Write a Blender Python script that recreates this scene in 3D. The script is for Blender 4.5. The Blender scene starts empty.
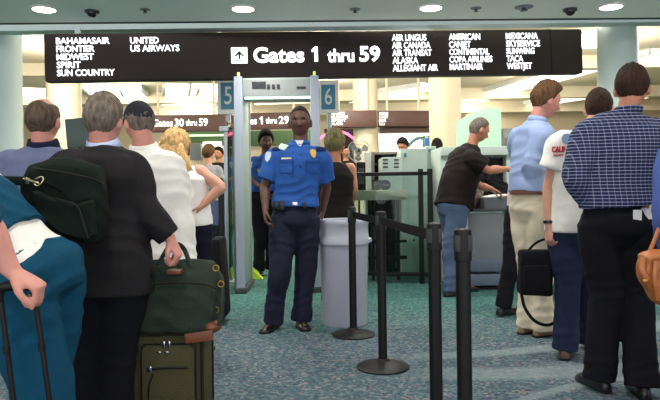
import bpy, bmesh, math, random
import numpy as np
from mathutils import Vector, Matrix
random.seed(7)
SC = bpy.context.scene
COL = SC.collection
PI = math.pi
F = 640.0; HZ = 185.0; CH = 1.15; ROLL = math.radians(0.8)
def W(px, py, Y):
    """a photograph position at depth Y -> a point of the room"""
    u, v = px-330.0, HZ-py
    c, s = math.cos(-ROLL), math.sin(-ROLL)
    return Vector(((u*c-v*s)*Y/F, Y, CH+(u*s+v*c)*Y/F))
def FL(px, py):
    """a photograph position on the floor"""
    Y = 5.0
    for _ in range(12):
        p = W(px, py, Y); Y = Y*CH/(CH-p.z)
    p = W(px, py, Y); p.z = 0
    return p
# ------------------------------------------------------------------ materials
def lin(c):
    c = c/255.0
    return c/12.92 if c <= 0.04045 else ((c+0.055)/1.055)**2.4
def rgb(r, g, b): return (lin(r), lin(g), lin(b), 1.0)
MATS = {}
def mat(name, col, rough=0.6, metal=0.0, bump=0.0, bscale=60.0, emit=0.0, var=0.0, vscale=8.0, spec=0.5, sheen=0.0):
    if name in MATS: return MATS[name]
    m = bpy.data.materials.new(name); m.use_nodes = True
    nt = m.node_tree; b = nt.nodes['Principled BSDF']
    c = rgb(*col)
    b.inputs['Base Color'].default_value = c
    b.inputs['Roughness'].default_value = rough
    b.inputs['Metallic'].default_value = metal
    b.inputs['Specular IOR Level'].default_value = spec
    if sheen: b.inputs['Sheen Weight'].default_value = sheen
    if emit:
        b.inputs['Emission Color'].default_value = c
        b.inputs['Emission Strength'].default_value = emit
    tc = nt.nodes.new('ShaderNodeTexCoord')
    if var:
        n = nt.nodes.new('ShaderNodeTexNoise'); n.inputs['Scale'].default_value = vscale; n.inputs['Detail'].default_value = 4
        nt.links.new(tc.outputs['Object'], n.inputs['Vector'])
        r = nt.nodes.new('ShaderNodeMapRange'); r.inputs['From Min'].default_value = .3; r.inputs['From Max'].default_value = .7
        r.inputs['To Min'].default_value = 1-var; r.inputs['To Max'].default_value = 1+var
        nt.links.new(n.outputs['Fac'], r.inputs['Value'])
        h = nt.nodes.new('ShaderNodeVectorMath'); h.operation = 'SCALE'; h.inputs[0].default_value = c[:3]
        nt.links.new(r.outputs['Result'], h.inputs['Scale']); nt.links.new(h.outputs['Vector'], b.inputs['Base Color'])
    if bump:
        n = nt.nodes.new('ShaderNodeTexNoise'); n.inputs['Scale'].default_value = bscale; n.inputs['Detail'].default_value = 3
        nt.links.new(tc.outputs['Object'], n.inputs['Vector'])
        bp = nt.nodes.new('ShaderNodeBump'); bp.inputs['Strength'].default_value = bump; bp.inputs['Distance'].default_value = .01
        nt.links.new(n.outputs['Fac'], bp.inputs['Height']); nt.links.new(bp.outputs['Normal'], b.inputs['Normal'])
    MATS[name] = m
    return m
def cloth(name, col, **k):
    k.setdefault('rough', .9); k.setdefault('spec', .15); k.setdefault('bump', .25); k.setdefault('bscale', 140); k.setdefault('var', .06); k.setdefault('vscale', 14)
    return mat(name, col, **k)
def glass_mat(name, tint, amount=0.12):
    m = bpy.data.materials.new(name); m.use_nodes = True; nt = m.node_tree
    nt.nodes.clear()
    o = nt.nodes.new('ShaderNodeOutputMaterial'); t = nt.nodes.new('ShaderNodeBsdfTransparent'); t.inputs[0].default_value = rgb(*tint)
    g = nt.nodes.new('ShaderNodeBsdfGlossy'); g.inputs['Roughness'].default_value = .04
    f = nt.nodes.new('ShaderNodeFresnel'); f.inputs[0].default_value = 1.3
    mx = nt.nodes.new('ShaderNodeMixShader')
    nt.links.new(f.outputs[0], mx.inputs[0]); nt.links.new(t.outputs[0], mx.inputs[1]); nt.links.new(g.outputs[0], mx.inputs[2])
    nt.links.new(mx.outputs[0], o.inputs[0])
    return m
# ------------------------------------------------------------------ mesh builder
def catmull(P, n):
    P = [Vector(p) for p in P]
    if len(P) < 3: return [P[0].lerp(P[1], i/n) for i in range(n+1)], [i/n for i in range(n+1)]
    Q = [2*P[0]-P[1]]+P+[2*P[-1]-P[-2]]; out = []; ts = []
    for i in range(1, len(Q)-2):
        for j in range(n):
            t = j/n; a, b, c, d = Q[i-1], Q[i], Q[i+1], Q[i+2]
            out.append(0.5*((2*b)+(c-a)*t+(2*a-5*b+4*c-d)*t*t+(3*b-3*c+d-a)*t**3)); ts.append(i-1+t)
    out.append(P[-1].copy()); ts.append(len(P)-1.0)
    return out, ts
class MB:
    def __init__(s): s.v = []; s.f = []; s.m = []
    def add(s, vs, fs, mi=0):
        o = len(s.v); s.v += [tuple(v) for v in vs]; s.f += [tuple(i+o for i in f) for f in fs]; s.m += [mi]*len(fs); return s
    def box(s, c, d, rot=None, mi=0, bevel=0.0):
        bm = bmesh.new(); bmesh.ops.create_cube(bm, size=1.0)
        bmesh.ops.scale(bm, vec=Vector(d), verts=bm.verts)
        if bevel: bmesh.ops.bevel(bm, geom=bm.edges[:], offset=min(bevel, min(d)*.45), segments=2, profile=.6, affect='EDGES')
        M = Matrix.Translation(Vector(c))
        if rot is not None: M = M @ (rot.to_4x4() if hasattr(rot, 'to_4x4') else Matrix.Rotation(rot, 4, 'Z'))
        bmesh.ops.transform(bm, matrix=M, verts=bm.verts); bm.verts.index_update()
        s.add([v.co for v in bm.verts], [[v.index for v in f.verts] for f in bm.faces], mi); bm.free(); return s
    def span(s, a, b, mi=0, bevel=0.0):
        a = Vector(a); b = Vector(b); return s.box((a+b)/2, [abs(x) for x in (b-a)], None, mi, bevel)
    def rings(s, R, cap=True, mi=0, closed=False):
        n = len(R[0]); vs = [p for r in R for p in r]; fs = []
        L = len(R)
        for i in range(L if closed else L-1):
            k = (i+1) % L
            for j in range(n):
                fs.append((i*n+j, i*n+(j+1) % n, k*n+(j+1) % n, k*n+j))
        if cap and not closed:
            fs.append(tuple(reversed(range(n)))); fs.append(tuple((L-1)*n+j for j in range(n)))
        return s.add(vs, fs, mi)
    def tube(s, P, R, n=12, seg=4, mi=0, round_=True, ref=None, flat=None, closed=False):
        """P points, R radii (float or (a,b)); ref: direction of the a axis"""
        if not isinstance(R, list): R = [R]*len(P)
        Q, ts = catmull(P, seg) if seg > 1 else ([Vector(p) for p in P], list(range(len(P))))
        if isinstance(ts, list) and len(P) == 2 and seg > 1: pass
        rr = []
        for t in ts:
            i = min(int(t), len(R)-2); q = t-i
            q = q*q*(3-2*q) if len(P) > 2 else q
            A = R[i] if isinstance(R[i], tuple) else (R[i], R[i]); B = R[i+1] if isinstance(R[i+1], tuple) else (R[i+1], R[i+1])
            rr.append((A[0]*(1-q)+B[0]*q, A[1]*(1-q)+B[1]*q))
        rings = []; N = len(Q); a = None
        for i in range(N):
            d = (Q[min(i+1, N-1)]-Q[max(i-1, 0)])
            if closed: d = Q[(i+1) % (N)]-Q[i-1]
            if d.length < 1e-9: d = Vector((0, 0, 1))
            d.normalize()
            if ref is not None: a = Vector(ref)
            elif a is None: a = Vector((1, 0, 0)) if abs(d.x) < .8 else Vector((0, 1, 0))
            a = (a-d*a.dot(d))
            if a.length < 1e-6: a = Vector((0, 1, 0.01))-d*d.y
            a.normalize(); b = d.cross(a)
            rings.append([Q[i]+a*rr[i][0]*math.cos(2*PI*j/n)+b*rr[i][1]*math.sin(2*PI*j/n) for j in range(n)])
            if round_ and not closed and i in (0, N-1):
                sg = -1 if i == 0 else 1; mr = min(rr[i]); ex = []
                for h in (.5, .85):
                    sc = math.sqrt(1-h*h)
                    ex.append([Q[i]+d*sg*mr*h+(p-Q[i])*sc for p in rings[-1]])
                if i == 0: rings = [ex[1], ex[0]]+rings
                else: rings += ex
        return s.rings(rings, mi=mi, closed=closed)
    def cyl(s, a, b, r0, r1=None, n=20, mi=0):
        return s.tube([a, b], [r0, r1 if r1 is not None else r0], n=n, seg=1, round_=False, mi=mi)
    def lathe(s, c, prof, n=32, mi=0):
        c = Vector(c)
        return s.rings([[c+Vector((r*math.cos(2*PI*j/n), r*math.sin(2*PI*j/n), z)) for j in range(n)] for r, z in prof], mi=mi)
    def ball(s, c, r, mi=0, n=14, rot=None):
        r = Vector(r if hasattr(r, '__len__') else (r, r, r)); c = Vector(c); R = []
        for i in range(1, n):
            th = PI*i/n
            ring = []
            for j in range(2*n):
                p = Vector((math.sin(th)*math.cos(PI*j/n)*r.x, math.sin(th)*math.sin(PI*j/n)*r.y, -math.cos(th)*r.z))
                ring.append(c+(rot @ p if rot is not None else p))
            R.append(ring)
        return s.rings(R, mi=mi)
    def prism(s, pts, depth_vec, mi=0):
        n = len(pts); d = Vector(depth_vec); P = [Vector(p) for p in pts]
        return s.rings([P, [p+d for p in P]], mi=mi)
    def mesh(s, origin=(0, 0, 0)):
        o = Vector(origin); me = bpy.data.meshes.new('m')
        me.from_pydata([(v[0]-o.x, v[1]-o.y, v[2]-o.z) for v in s.v], [], s.f)
        me.polygons.foreach_set('material_index', s.m)
        bm = bmesh.new(); bm.from_mesh(me); bmesh.ops.recalc_face_normals(bm, faces=bm.faces); bm.to_mesh(me); bm.free()
        return me
    def build(s, name, m, parent=None, smooth=None, origin=None):
        if origin is None: origin = org(parent)
        me = s.mesh(origin if parent is not None or origin is not None else (0, 0, 0))
        return link(name, me, m, parent, smooth, origin if parent is None else None)
ORG = {}
def org(o): return ORG.get(o.name, Vector((0, 0, 0))) if o is not None else Vector((0, 0, 0))
def link(name, me, m, parent=None, smooth=None, origin=None):
    ob = bpy.data.objects.new(name, me); COL.objects.link(ob)
    for x in (m if isinstance(m, (list, tuple)) else [m]): me.materials.append(x)
    if smooth is None: smooth = 40
    if smooth:
        me.polygons.foreach_set('use_smooth', [True]*len(me.polygons))
        if smooth < 180 and hasattr(me, 'set_sharp_from_angle'): me.set_sharp_from_angle(angle=math.radians(smooth))
    if parent is not None:
        ob.parent = parent; ORG[ob.name] = org(parent)
    else:
        ob.location = Vector(origin) if origin is not None else (0, 0, 0); ORG[ob.name] = Vector(ob.location)
    return ob
def tag(o, label=None, cat=None, group=None, kind=None):
    if label: o['label'] = label
    if cat: o['category'] = cat
    if group: o['group'] = group
    if kind: o['kind'] = kind
    return o
def thing(name, label, cat, loc=(0, 0, 0), group=None):
    o = bpy.data.objects.new(name, None); COL.objects.link(o); o.location = Vector(loc); o.empty_display_size = .1
    ORG[o.name] = Vector(loc)
    return tag(o, label, cat, group)
def copy_tree(o, parent=None):
    c = o.copy(); COL.objects.link(c)
    if parent is not None: c.parent = parent
    for ch in list(o.children): copy_tree(ch, c)
    return c
def struct(name, mb, m, label=None, smooth=30):
    return tag(mb.build(name, m, smooth=smooth), label, None, None, 'structure')
def text_mesh(txt, size=1.0, bold=0.0, depth=0.004):
    cu = bpy.data.curves.new('t', 'FONT'); cu.body = txt; cu.size = size; cu.offset = bold; cu.extrude = depth; cu.resolution_u = 3
    ob = bpy.data.objects.new('t', cu); COL.objects.link(ob)
    dg = bpy.context.evaluated_depsgraph_get(); dg.update()
    me = bpy.data.meshes.new_from_object(ob.evaluated_get(dg)); me.materials.clear()
    bpy.data.objects.remove(ob); return me
def text_part(txt, name, m, parent, M, width=None, height=None, bold=0.012, depth=.004):
    """text whose lower left corner sits at M; local x = reading direction, y = up"""
    me = text_mesh(txt, 1.0, bold, depth)
    n = len(me.vertices); a = np.empty(n*3); me.vertices.foreach_get('co', a); a = a.reshape(-1, 3)
    mn = a.min(0); mx = a.max(0)
    h = .70
    sy = height/h; sx = width/(mx[0]-mn[0]) if width else sy
    a[:, 0] = (a[:, 0]-mn[0])*sx; a[:, 1] *= sy
    me.vertices.foreach_set('co', a.ravel()); me.transform(Matrix.Translation(-org(parent)) @ M); me.update()
    return link(name, me, m, parent, smooth=0)
# ------------------------------------------------------------------ remeshing (for bodies and cloth)
def skin_mesh(mb, voxel, smooth_n, origin, fold=0.0, seed=0, fdir=(9, 9, 16)):
    me = mb.mesh(origin)
    ob = bpy.data.objects.new('tmp', me); COL.objects.link(ob)
    r = ob.modifiers.new('r', 'REMESH'); r.mode = 'VOXEL'; r.voxel_size = voxel; r.use_smooth_shade = True
    if smooth_n:
        q = ob.modifiers.new('s', 'SMOOTH'); q.factor = .5; q.iterations = smooth_n
    dg = bpy.context.evaluated_depsgraph_get(); dg.update()
    out = bpy.data.meshes.new_from_object(ob.evaluated_get(dg))
    bpy.data.objects.remove(ob); bpy.data.meshes.remove(me)
    if fold:
        n = len(out.vertices); a = np.empty(n*3); out.vertices.foreach_get('co', a); a = a.reshape(-1, 3)
        nn = np.empty(n*3); out.vertices.foreach_get('normal', nn); nn = nn.reshape(-1, 3)
        p = a*np.array(fdir)+seed*3.17
        w = p+1.3*np.sin(p[:, [1, 2, 0]]*.9+seed)+.5*np.sin(p[:, [2, 0, 1]]*2.1)
        d = np.sin(w[:, 0]+.6*w[:, 1])*np.sin(w[:, 2]+.5*w[:, 0])
        d = d+.5*(1-2*np.abs(np.sin(w[:, 2]*1.1+w[:, 1]*1.7)))
        a = a+nn*(d*fold)[:, None]
        out.vertices.foreach_set('co', a.ravel()); out.update()
    out.materials.clear()
    return out
LAMP_W = 100; HALL_W = 110; WORLD_S = 1.8; EXPO = 0.5
# ------------------------------------------------------------------ people
def smooth01(x, a, b):
    t = np.clip((x-a)/(b-a), 0, 1); return t*t*(3-2*t)
def head_points(nu=72, nv=56):
    v = (np.arange(1, nv)/nv)*PI; u = np.arange(nu)/nu*2*PI
    V, U = np.meshgrid(v, u, indexing='ij')
    dx, dy, dz = np.sin(V)*np.sin(U), np.sin(V)*np.cos(U), -np.cos(V)
    t = np.clip(-dz, 0, 1)
    x = .077*np.sign(dx)*np.abs(dx)**.92; y = .098*dy; z = .119*dz
    x = x*(1-.23*t**1.7); x = x*(1+.05*np.exp(-((z-.045)/.05)**2)*(dy < .2))
    back = np.clip(-dy, 0, 1)
    y = y*(1-.36*t*back); y = np.where(dy > 0, y*(1-.03*t), y)
    front = np.clip(dy, 0, 1)**1.5
    def g(cx, cz, sx, sz): return np.exp(-((x-cx)/sx)**2-((z-cz)/sz)**2)*front
    x0 = x.copy()
    y = y+.026*np.exp(-(x0/.012)**2)*smooth01(-z, -.012, .036)*smooth01(z, -.052, -.038)*front
    y = y+.008*g(0, -.036, .02, .012)
    for sx in (-1, 1):
        y = y-.011*g(sx*.031, .002, .019, .014)
        y = y+.005*g(sx*.030, .024, .022, .008)
        y = y+.006*g(sx*.045, -.030, .022, .022)
        y = y-.004*g(sx*.035, -.062, .015, .025)
    y = y+.007*g(0, -.062, .024, .008)+.006*g(0, -.073, .020, .007)-.005*g(0, -.0675, .026, .0025)
    y = y+.013*g(0, -.098, .028, .020)-.004*g(0, -.083, .03, .006)
    return np.stack([x, y, z], -1), np.stack([dx, dy, dz], -1)
HP, HD = head_points()
def hair_line(y, kind):
    if kind == 'cap': return np.interp(y, [-1, 0, 1], [.02, .2, .36])
    return np.interp(y, [-1, -.5, -.1, .12, .30, .55, .85, 1], [-.62, -.52, -.22, -.02, .30, .50, .66, .70])
def head_shell(kind, th):
    P = HP.copy(); D = HD
    m = smooth01(D[..., 2]-hair_line(D[..., 1], kind), -.03, .10)
    if kind == 'cap': t = np.where(m > .02, th*m, -.012)
    elif kind == 'balding':
        top = smooth01(D[..., 2], .55, .85)*smooth01(D[..., 1], -.65, -.3)
        t = m*th*(1-top)-.010*(1-m)-.004*top
    elif kind == 'buzz': t = m*th-.010*(1-m)
    else:
        n = np.sin(D[..., 0]*17+3*np.sin(D[..., 1]*9))*np.sin(D[..., 2]*11+D[..., 0]*8)
        s_ = np.sin(np.arctan2(D[..., 0], D[..., 1])*23+4*np.sin(D[..., 2]*5))
        t = m*(th+.22*th*n+.14*th*s_+.3*th*smooth01(D[..., 2], .3, .8))-.012*(1-m)
    if kind != 'cap': t = np.where(t > 0, t*(.35+.65*smooth01(D[..., 2], -.55, .35)), t)
    return P*(1+t[..., None]/.1)
def frame(yaw, pitch=0, tilt=0):
    """columns: right, forward, up of someone facing yaw (0 = away from the camera, 90 = to the right of the picture)"""
    R = Matrix.Rotation(-math.radians(yaw), 3, 'Z') @ Matrix.Rotation(-math.radians(pitch), 3, 'X') @ Matrix.Rotation(math.radians(tilt), 3, 'Y')
    return R
def hand(mb, wrist, d, t, n, curl=35, k=1.0, spread=.0, closed_thumb=20):
    d = Vector(d).normalized(); t = Vector(t); t = (t-d*t.dot(d)).normalized(); n = Vector(n); n = (n-d*n.dot(d)-t*n.dot(t)).normalized()
    w = Vector(wrist)
    mb.tube([w-d*.02, w+d*.02*k, w+d*.055*k, w+d*.088*k], [(.026*k, .021*k), (.031*k, .019*k), (.040*k, .016*k), (.039*k, .012*k)], ref=t, n=14)
    for i in range(4):
        base = w+d*(.086-.004*abs(i-1.2))*k+t*(.0295-.0197*i)*k
        L = [.043, .027, .021]; sc = [.93, 1.03, .97, .78][i]*k; r = [.0088, .0087, .0083, .0075][i]*k
        P = [base-d*.02*k]; P.append(base); ang = 0; p = base
        dd = (d+t*spread*(1.5-i)*.2).normalized()
        for j, l in enumerate(L):
            ang += math.radians(curl*(.75 if j == 0 else 1.0)*(1+.06*i))
            p = p+(dd*math.cos(ang)+n*math.sin(ang))*l*sc; P.append(p)
        mb.tube(P, [r*1.05, r*1.08, r, r*.94, r*.8], n=9, seg=3)
    b = w+d*.022*k+t*.022*k+n*.006*k
    c = math.radians(closed_thumb)
    v = (d*.72+t*.62+n*.3).normalized(); p1 = b+v*.045*k
    v2 = (d*.95+t*(.25-math.sin(c)*.7)+n*.45*math.cos(c)).normalized(); p2 = p1+v2*.033*k
    v3 = (d*.95+t*(-.1-math.sin(c)*.7)+n*.5).normalized(); p3 = p2+v3*.026*k
    mb.tube([b-v*.01, b, p1, p2, p3], [.013*k, .015*k, .0115*k, .0102*k, .0085*k], n=9, seg=3)
SKIN_LIP = {}
def person(c):
    """c: joints are photograph positions (px, py[, depth offset in m])"""
    s = c['s']; Y0 = F/s; yaw = c['yaw']; k = c.get('k', 1.0)
    J = {}
    def pt(q): return W(q[0], q[1], Y0+(q[2] if len(q) > 2 else 0))
    for n in ('head', 'neck', 'pelvis', 'sha', 'shb', 'ela', 'elb', 'wra', 'wrb', 'kna', 'knb', 'ana', 'anb'): J[n] = pt(c[n])
    waist = pt(c['waist']) if 'waist' in c else J['pelvis'].lerp(J['neck'], .33)
    B = frame(yaw); rt, fw, up = B.col[0].copy(), B.col[1].copy(), B.col[2].copy()
    pel, neck = J['pelvis'], J['neck']
    for n in ('a', 'b'):
        if c.get('feet', True): J['an'+n].z = max(.085, min(J['an'+n].z, c.get('anmax', .13)))
    root_loc = Vector((pel.x, pel.y, 0))
    g = c.get('girth', 1.0); bel = c.get('belly', 0.0)
    shw = (J['sha']-J['shb']).dot(rt); sgn = 1 if shw > 0 else -1      # sgn: is 'a' on the person's right?
    side = {'a': sgn, 'b': -sgn}
    hips = {q: pel+rt*side[q]*.088*k*g-up*.03 for q in 'ab'}
    chest = waist.lerp(neck, .55)
    hw = max(.10, min(.20, (J['sha']-J['shb']).length*.5)) if c.get('fitsh', True) else .175
    def torso(mb, e=0.0, lo=None, e_hem=None, top=1.0, flare=1.0):
        R = []
        sp = (neck-pel).normalized()
        st = []
        if lo is None: st += [(pel-sp*.10, .13*g, .10*g)]
        else:
            lp = pel-Vector((0, 0, lo)) if lo > 0 else pel+sp*(-lo)
            st += [(lp, (.172*g+e)*flare, (.125*g+e+bel*.4)*flare)]
        if lo is None or lo > -.02: st += [(pel, .172*g+e, .122*g+e+bel*.3)]
        st += [(waist, .148*g*(1 if e < .02 else 1.05)+e, .108*g+e+bel),
               (chest, .166*g+e, .118*g+e), (chest.lerp(neck, .55), (hw*.99+e*.6), .100*g+e), (chest.lerp(neck, .85), hw*.72+e*.6, .075+e*.7), (neck+sp*.012, .062+e*.4, .060+e*.4)]
        pts = [q[0]+fw*(bel*.5 if i in (1, 2) else 0) for i, q in enumerate(st)]; rad = [(q[1]*k, q[2]*k) for q in st]
        Q, ts = catmull(pts, 5)
        for i, p in enumerate(Q):
            t = ts[i]; ii = min(int(t), len(rad)-2); w = t-ii; w = w*w*(3-2*w)
            a = rad[ii][0]*(1-w)+rad[ii+1][0]*w; b = rad[ii][1]*(1-w)+rad[ii+1][1]*w
            dd = (Q[min(i+1, len(Q)-1)]-Q[max(i-1, 0)]).normalized(); dd = (dd+Vector((0, 0, .3))).normalized() if lo is not None and i < 3 else dd
            ax = (rt-dd*rt.dot(dd)).normalized(); bx = ax.cross(dd)*-1
            ring = []
            for j in range(32):
                th = 2*PI*j/32; cx, sy = math.cos(th), math.sin(th)
                ring.append(p+ax*a*math.copysign(abs(cx)**.85, cx)+bx*b*math.copysign(abs(sy)**.85, sy))
            R.append(ring)
        mb.rings(R)
    # body
    vox = c.get('vox', .0065)
    mb = MB(); torso(mb, -.008)
    HB = frame(c.get('hyaw', yaw), c.get('hpitch', 0), c.get('htilt', 0)); hs = c.get('hs', 1.0)
    hc = J['head']
    def hp(x, y, z): return hc+HB @ (Vector((x, y, z))*hs)
    R = [[hp(*HP[i, j]) for j in range(HP.shape[1])] for i in range(HP.shape[0])]
    mb.rings(R)
    for sx in (-1, 1):   # ears
        E = HB @ Matrix.Rotation(sx*math.radians(-22), 3, 'Z') @ Matrix.Rotation(math.radians(8), 3, 'X')
        mb.ball(hp(sx*.086, -.010, -.014), (.008*hs, .019*hs, .033*hs), n=8, rot=E)
        mb.ball(hp(sx*.081, -.004, -.036), (.007*hs, .010*hs, .012*hs), n=6, rot=E)
    nk = .058*k*c.get('neckr', 1)
    mb.tube([neck-(neck-pel).normalized()*.05, neck.lerp(hp(0, -.025, -.07), .5), hp(0, -.022, -.05)], [(nk*1.15, nk*1.1), nk, nk*.98], n=16)
    for q in 'ab':
        sh, el, wr = J['sh'+q], J['el'+q], J['wr'+q]
        mb.tube([chest.lerp(sh, .75), sh, sh.lerp(el, .35), el, el.lerp(wr, .3), wr], [.055*k, .056*k*g, .050*k*g, .039*k, .041*k*g, .0265*k], n=14)
        d = (wr-el).normalized()
        hd = Vector(c.get('hd'+q, d)); n = c.get('hn'+q, -rt*side[q]); t = c.get('ht'+q, fw)
        hand(mb, wr, hd, t, n, c.get('curl'+q, 28), k*c.get('handk', 1.0))
        hip, kn, an = hips[q], J['kn'+q], J['an'+q]
        ft = Vector(c.get('foot'+q, fw)); ft.z = 0; ft.normalize()
        mb.tube([hip+Vector((0, 0, .02)), hip.lerp(kn, .4), kn, kn.lerp(an, .35), an], [.085*k*g, .078*k*g, .056*k*g, .054*k*g, .038*k], n=14)
        mb.tube([an+Vector((0, 0, .0))-ft*.02, an-Vector((0, 0, an.z-.04))+ft*.06, an-Vector((0, 0, an.z-.03))+ft*.15], [.030*k, .024*k, .018*k], n=10)
    me = skin_mesh(mb, vox, 2, root_loc)
    skin = c['skin']
    # lip colour on the faces of the mouth
    me.materials.append(skin[0]); 
    body = bpy.data.objects.new('person', me); COL.objects.link(body); body.location = root_loc; ORG[body.name] = root_loc
    me.materials.append(skin[1])
    n = len(me.polygons); cen = np.empty(n*3); me.polygons.foreach_get('center', cen); cen = cen.reshape(-1, 3)+np.array(root_loc)
    loc = (cen-np.array(hc)) @ np.array(HB)/hs
    lips = (np.abs(loc[:, 0]) < .024*(1-.35*np.abs((loc[:, 2]+.0675)/.012))) & (np.abs(loc[:, 2]+.0675) < .0105) & (loc[:, 1] > .06)
    me.polygons.foreach_set('material_index', lips.astype(int)); me.polygons.foreach_set('use_smooth', [True]*n); me.update()
    tag(body, c['label'], 'person', c.get('group'))
    info = dict(J=J, rt=rt, fw=fw, hp=hp, HB=HB, root=body, chest=chest, waist=waist, hips=hips, k=k, side=side, pel=pel, neck=neck, g=g)
    for sx in (-1, 1):
        e = MB(); e.ball(hp(sx*.0305, .0738, .001), .0108*hs, n=8)
        e.ball(hp(sx*.0305, .0805, .001), .0060*hs, mi=1, n=6); e.build('eye', [EYE_W, EYE_D], body, smooth=180)
        e = MB(); e.tube([hp(sx*.014, .0930, .017), hp(sx*.030, .0935, .023), hp(sx*.047, .0800, .018)], [.003*hs, .0042*hs, .002*hs], n=6)
        e.build('eyebrow', c['brow'] if 'brow' in c else c['hair'], body, smooth=180)
    # hair
    st = c.get('style', 'short'); th = c.get('hth', .013)
    S = head_shell(st, th); hb = MB(); hb.rings([[hp(*S[i, j]) for j in range(S.shape[1])] for i in range(S.shape[0])])
    if 'hair_more' in c: c['hair_more'](hb, info)
    if st == 'cap': hb.build('cap', c['hair'], body, smooth=180)
    else: hb.build('hair', c['hair'], body, smooth=180)
    # trousers
    tr = c.get('trousers')
    cv = c.get('cvox', .010)
    if tr:
        L = c.get('loose', .014); t = MB(); sp = (neck-pel).normalized()
        wtop = c.get('wtop', .10)
        Wp = pel.lerp(waist, .75) if 'wline' not in c else pt(c['wline'])
        pr = [(pel-sp*.145, .120*g, .080*g), (pel-sp*.115, .150*g, .105*g), (pel-sp*.04, .170*g+L, .118*g+L), (pel, .168*g+L, .118*g+L+c.get('seat', 0)), (Wp, .150*g+.012, .108*g+.012+bel)]
        pts = [a for a, _, _ in pr]; 
        t.tube(pts, [(a*k, b*k) for _, a, b in pr], ref=rt, n=28, seg=5, round_=False)
        for q in 'ab':
            hip, kn, an = hips[q], J['kn'+q], J['an'+q]
            end = Vector((an.x, an.y, an.z-.035)); end += (an-kn).normalized()*.0
            hr = c.get('hemr', .078)
            t.tube([hip+Vector((0, 0, .03)), hip.lerp(kn, .35), kn, kn.lerp(an, .5), end], [.092*k*g+L, .088*k*g+L, .064*k*g+L*1.2, hr*.95*k, hr*k], n=20, seg=5, round_=False)
        tm = skin_mesh(t, cv, 4, root_loc, fold=c.get('tfold', .0045), seed=c['s'] % 7)
        link('trousers', tm, tr, body, smooth=180)
    # shoes
    for q in 'ab':
        an = J['an'+q]; ft = Vector(c.get('foot'+q, fw)); ft.z = 0; ft.normalize(); zz = an.z-.085
        lat = ft.cross(Vector((0, 0, 1)))
        A = Vector((an.x, an.y, zz))
        sm = MB(); R = []
        for (y, w, h) in [(-.085, .012, .035), (-.078, .028, .062), (-.05, .036, .082), (0, .038, .09), (.05, .041, .074), (.10, .047, .052), (.15, .048, .042), (.185, .036, .034), (.203, .014, .024)]:
            ring = []
            for j in range(16):
                th = 2*PI*j/16; cx, sy = math.cos(th), math.sin(th)
                ring.append(A+ft*y*k+lat*w*cx*k*(1 if sy < 0 else .9)+Vector((0, 0, (.014+(h-.014)*max(0, sy)**.8) if sy > 0 else .014)))
            R.append(ring)
        sm.rings(R); sh = sm.build('shoe', c.get('shoe', SHOE), body, smooth=70)
        so = MB(); out = []
        for (y, w) in [(-.088, .02), (-.07, .034), (-.03, .038), (.04, .038), (.10, .048), (.15, .05), (.185, .04), (.207, .016)]: out.append((y, w))
        pts = [A+ft*y*k+lat*w*k for y, w in out]+[A+ft*y*k-lat*w*k for y, w in reversed(out)]
        so.prism(pts, (0, 0, .016)); so.build('sole', c.get('sole', SHOE), sh, smooth=30)
    # top garment
    top = c['top']; e = top.get('e', .014); lo = top.get('lo', -.05); t = MB()
    torso(t, e, lo=lo, flare=top.get('flare', 1.0))
    sl = top.get('sleeve', .55)
    for q in 'ab':
        sh, el, wr = J['sh'+q], J['el'+q], J['wr'+q]
        sr = top.get('sr', .0)
        inn = chest.lerp(neck, .45).lerp(sh, .55)
        if sl <= 0: t.tube([inn, sh+(inn-sh)*.25], [.062*k+e*.4, .05*k], n=14, round_=False); continue
        if sl <= 1: P = [inn, sh, sh.lerp(el, sl*.55), sh.lerp(el, sl)]; r = [.062*k*g+e, .060*k*g+e, .058*k*g+e+sr*.7, .056*k*g+e+sr]
        else:
            P = [inn, sh, sh.lerp(el, .5), el, el.lerp(wr, .55), el.lerp(wr, min(1.0, sl-1))]
            r = [.062*k*g+e, .062*k*g+e, .056*k*g+e+sr, .046*k*g+e+sr, .044*k+e+sr*.6, .036*k+e*.8+sr*.5]
        t.tube(P, r, n=18, seg=5, round_=False)
    tm = skin_mesh(t, cv, top.get('sm', 4), root_loc, fold=top.get('fold', .0045), seed=c['s'] % 5+1)
    info['shirt'] = link(top.get('name', 'shirt'), tm, top['mat'], body, smooth=180)
    if 'collar' in top:
        cr = top.get('cr', .066)*k; co = MB(); R = []
        sp = (hp(0, -.025, -.08)-neck).normalized(); h = top.get('ch', .035)
        for (rr, hh) in [(cr*1.14, -.012), (cr*1.10, h*.5), (cr*.98, h), (cr*.93, h), (cr*.98, h*.4), (cr*1.0, -.012)]:
            ring = []
            for j in range(28):
                th = 2*PI*j/28; ax = (rt-sp*rt.dot(sp)).normalized(); bx = sp.cross(ax)
                drop = .02*max(0, math.sin(th))**2
                ring.append(neck+sp*(hh-drop)+ax*rr*math.cos(th)*1.05+bx*rr*math.sin(th)*1.02)
            R.append(ring)
        co.rings(R, closed=True); co.build('collar', top['collar'], body, smooth=180)
    if 'belt' in c:
        bm_ = MB(); Wp = pel.lerp(waist, .75) if 'wline' not in c else pt(c['wline']); sp = (neck-pel).normalized()
        a_, b_ = (.152*g+.020)*k, (.110*g+.020+bel)*k; R = []
        for (o_, h) in [(0, -.018), (.004, -.018), (.004, .018), (0, .018)]:
            R.append([Wp+sp*h+rt*(a_+o_)*math.cos(2*PI*j/40)+fw*(b_+o_)*math.sin(2*PI*j/40) for j in range(40)])
        bm_.rings(R, closed=True); bl = bm_.build('belt', c['belt'], body, smooth=40)
        bu = MB(); q = Wp+fw*(b_+.006); bu.box(q, (.045, .008, .034), B, bevel=.003); bu.build('buckle', CHROME, bl)
        info['beltc'] = (Wp, a_, b_)
    return info
EYE_W = mat('eye white', (170, 162, 152), .3); EYE_D = mat('iris', (25, 16, 12), .2)
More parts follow.
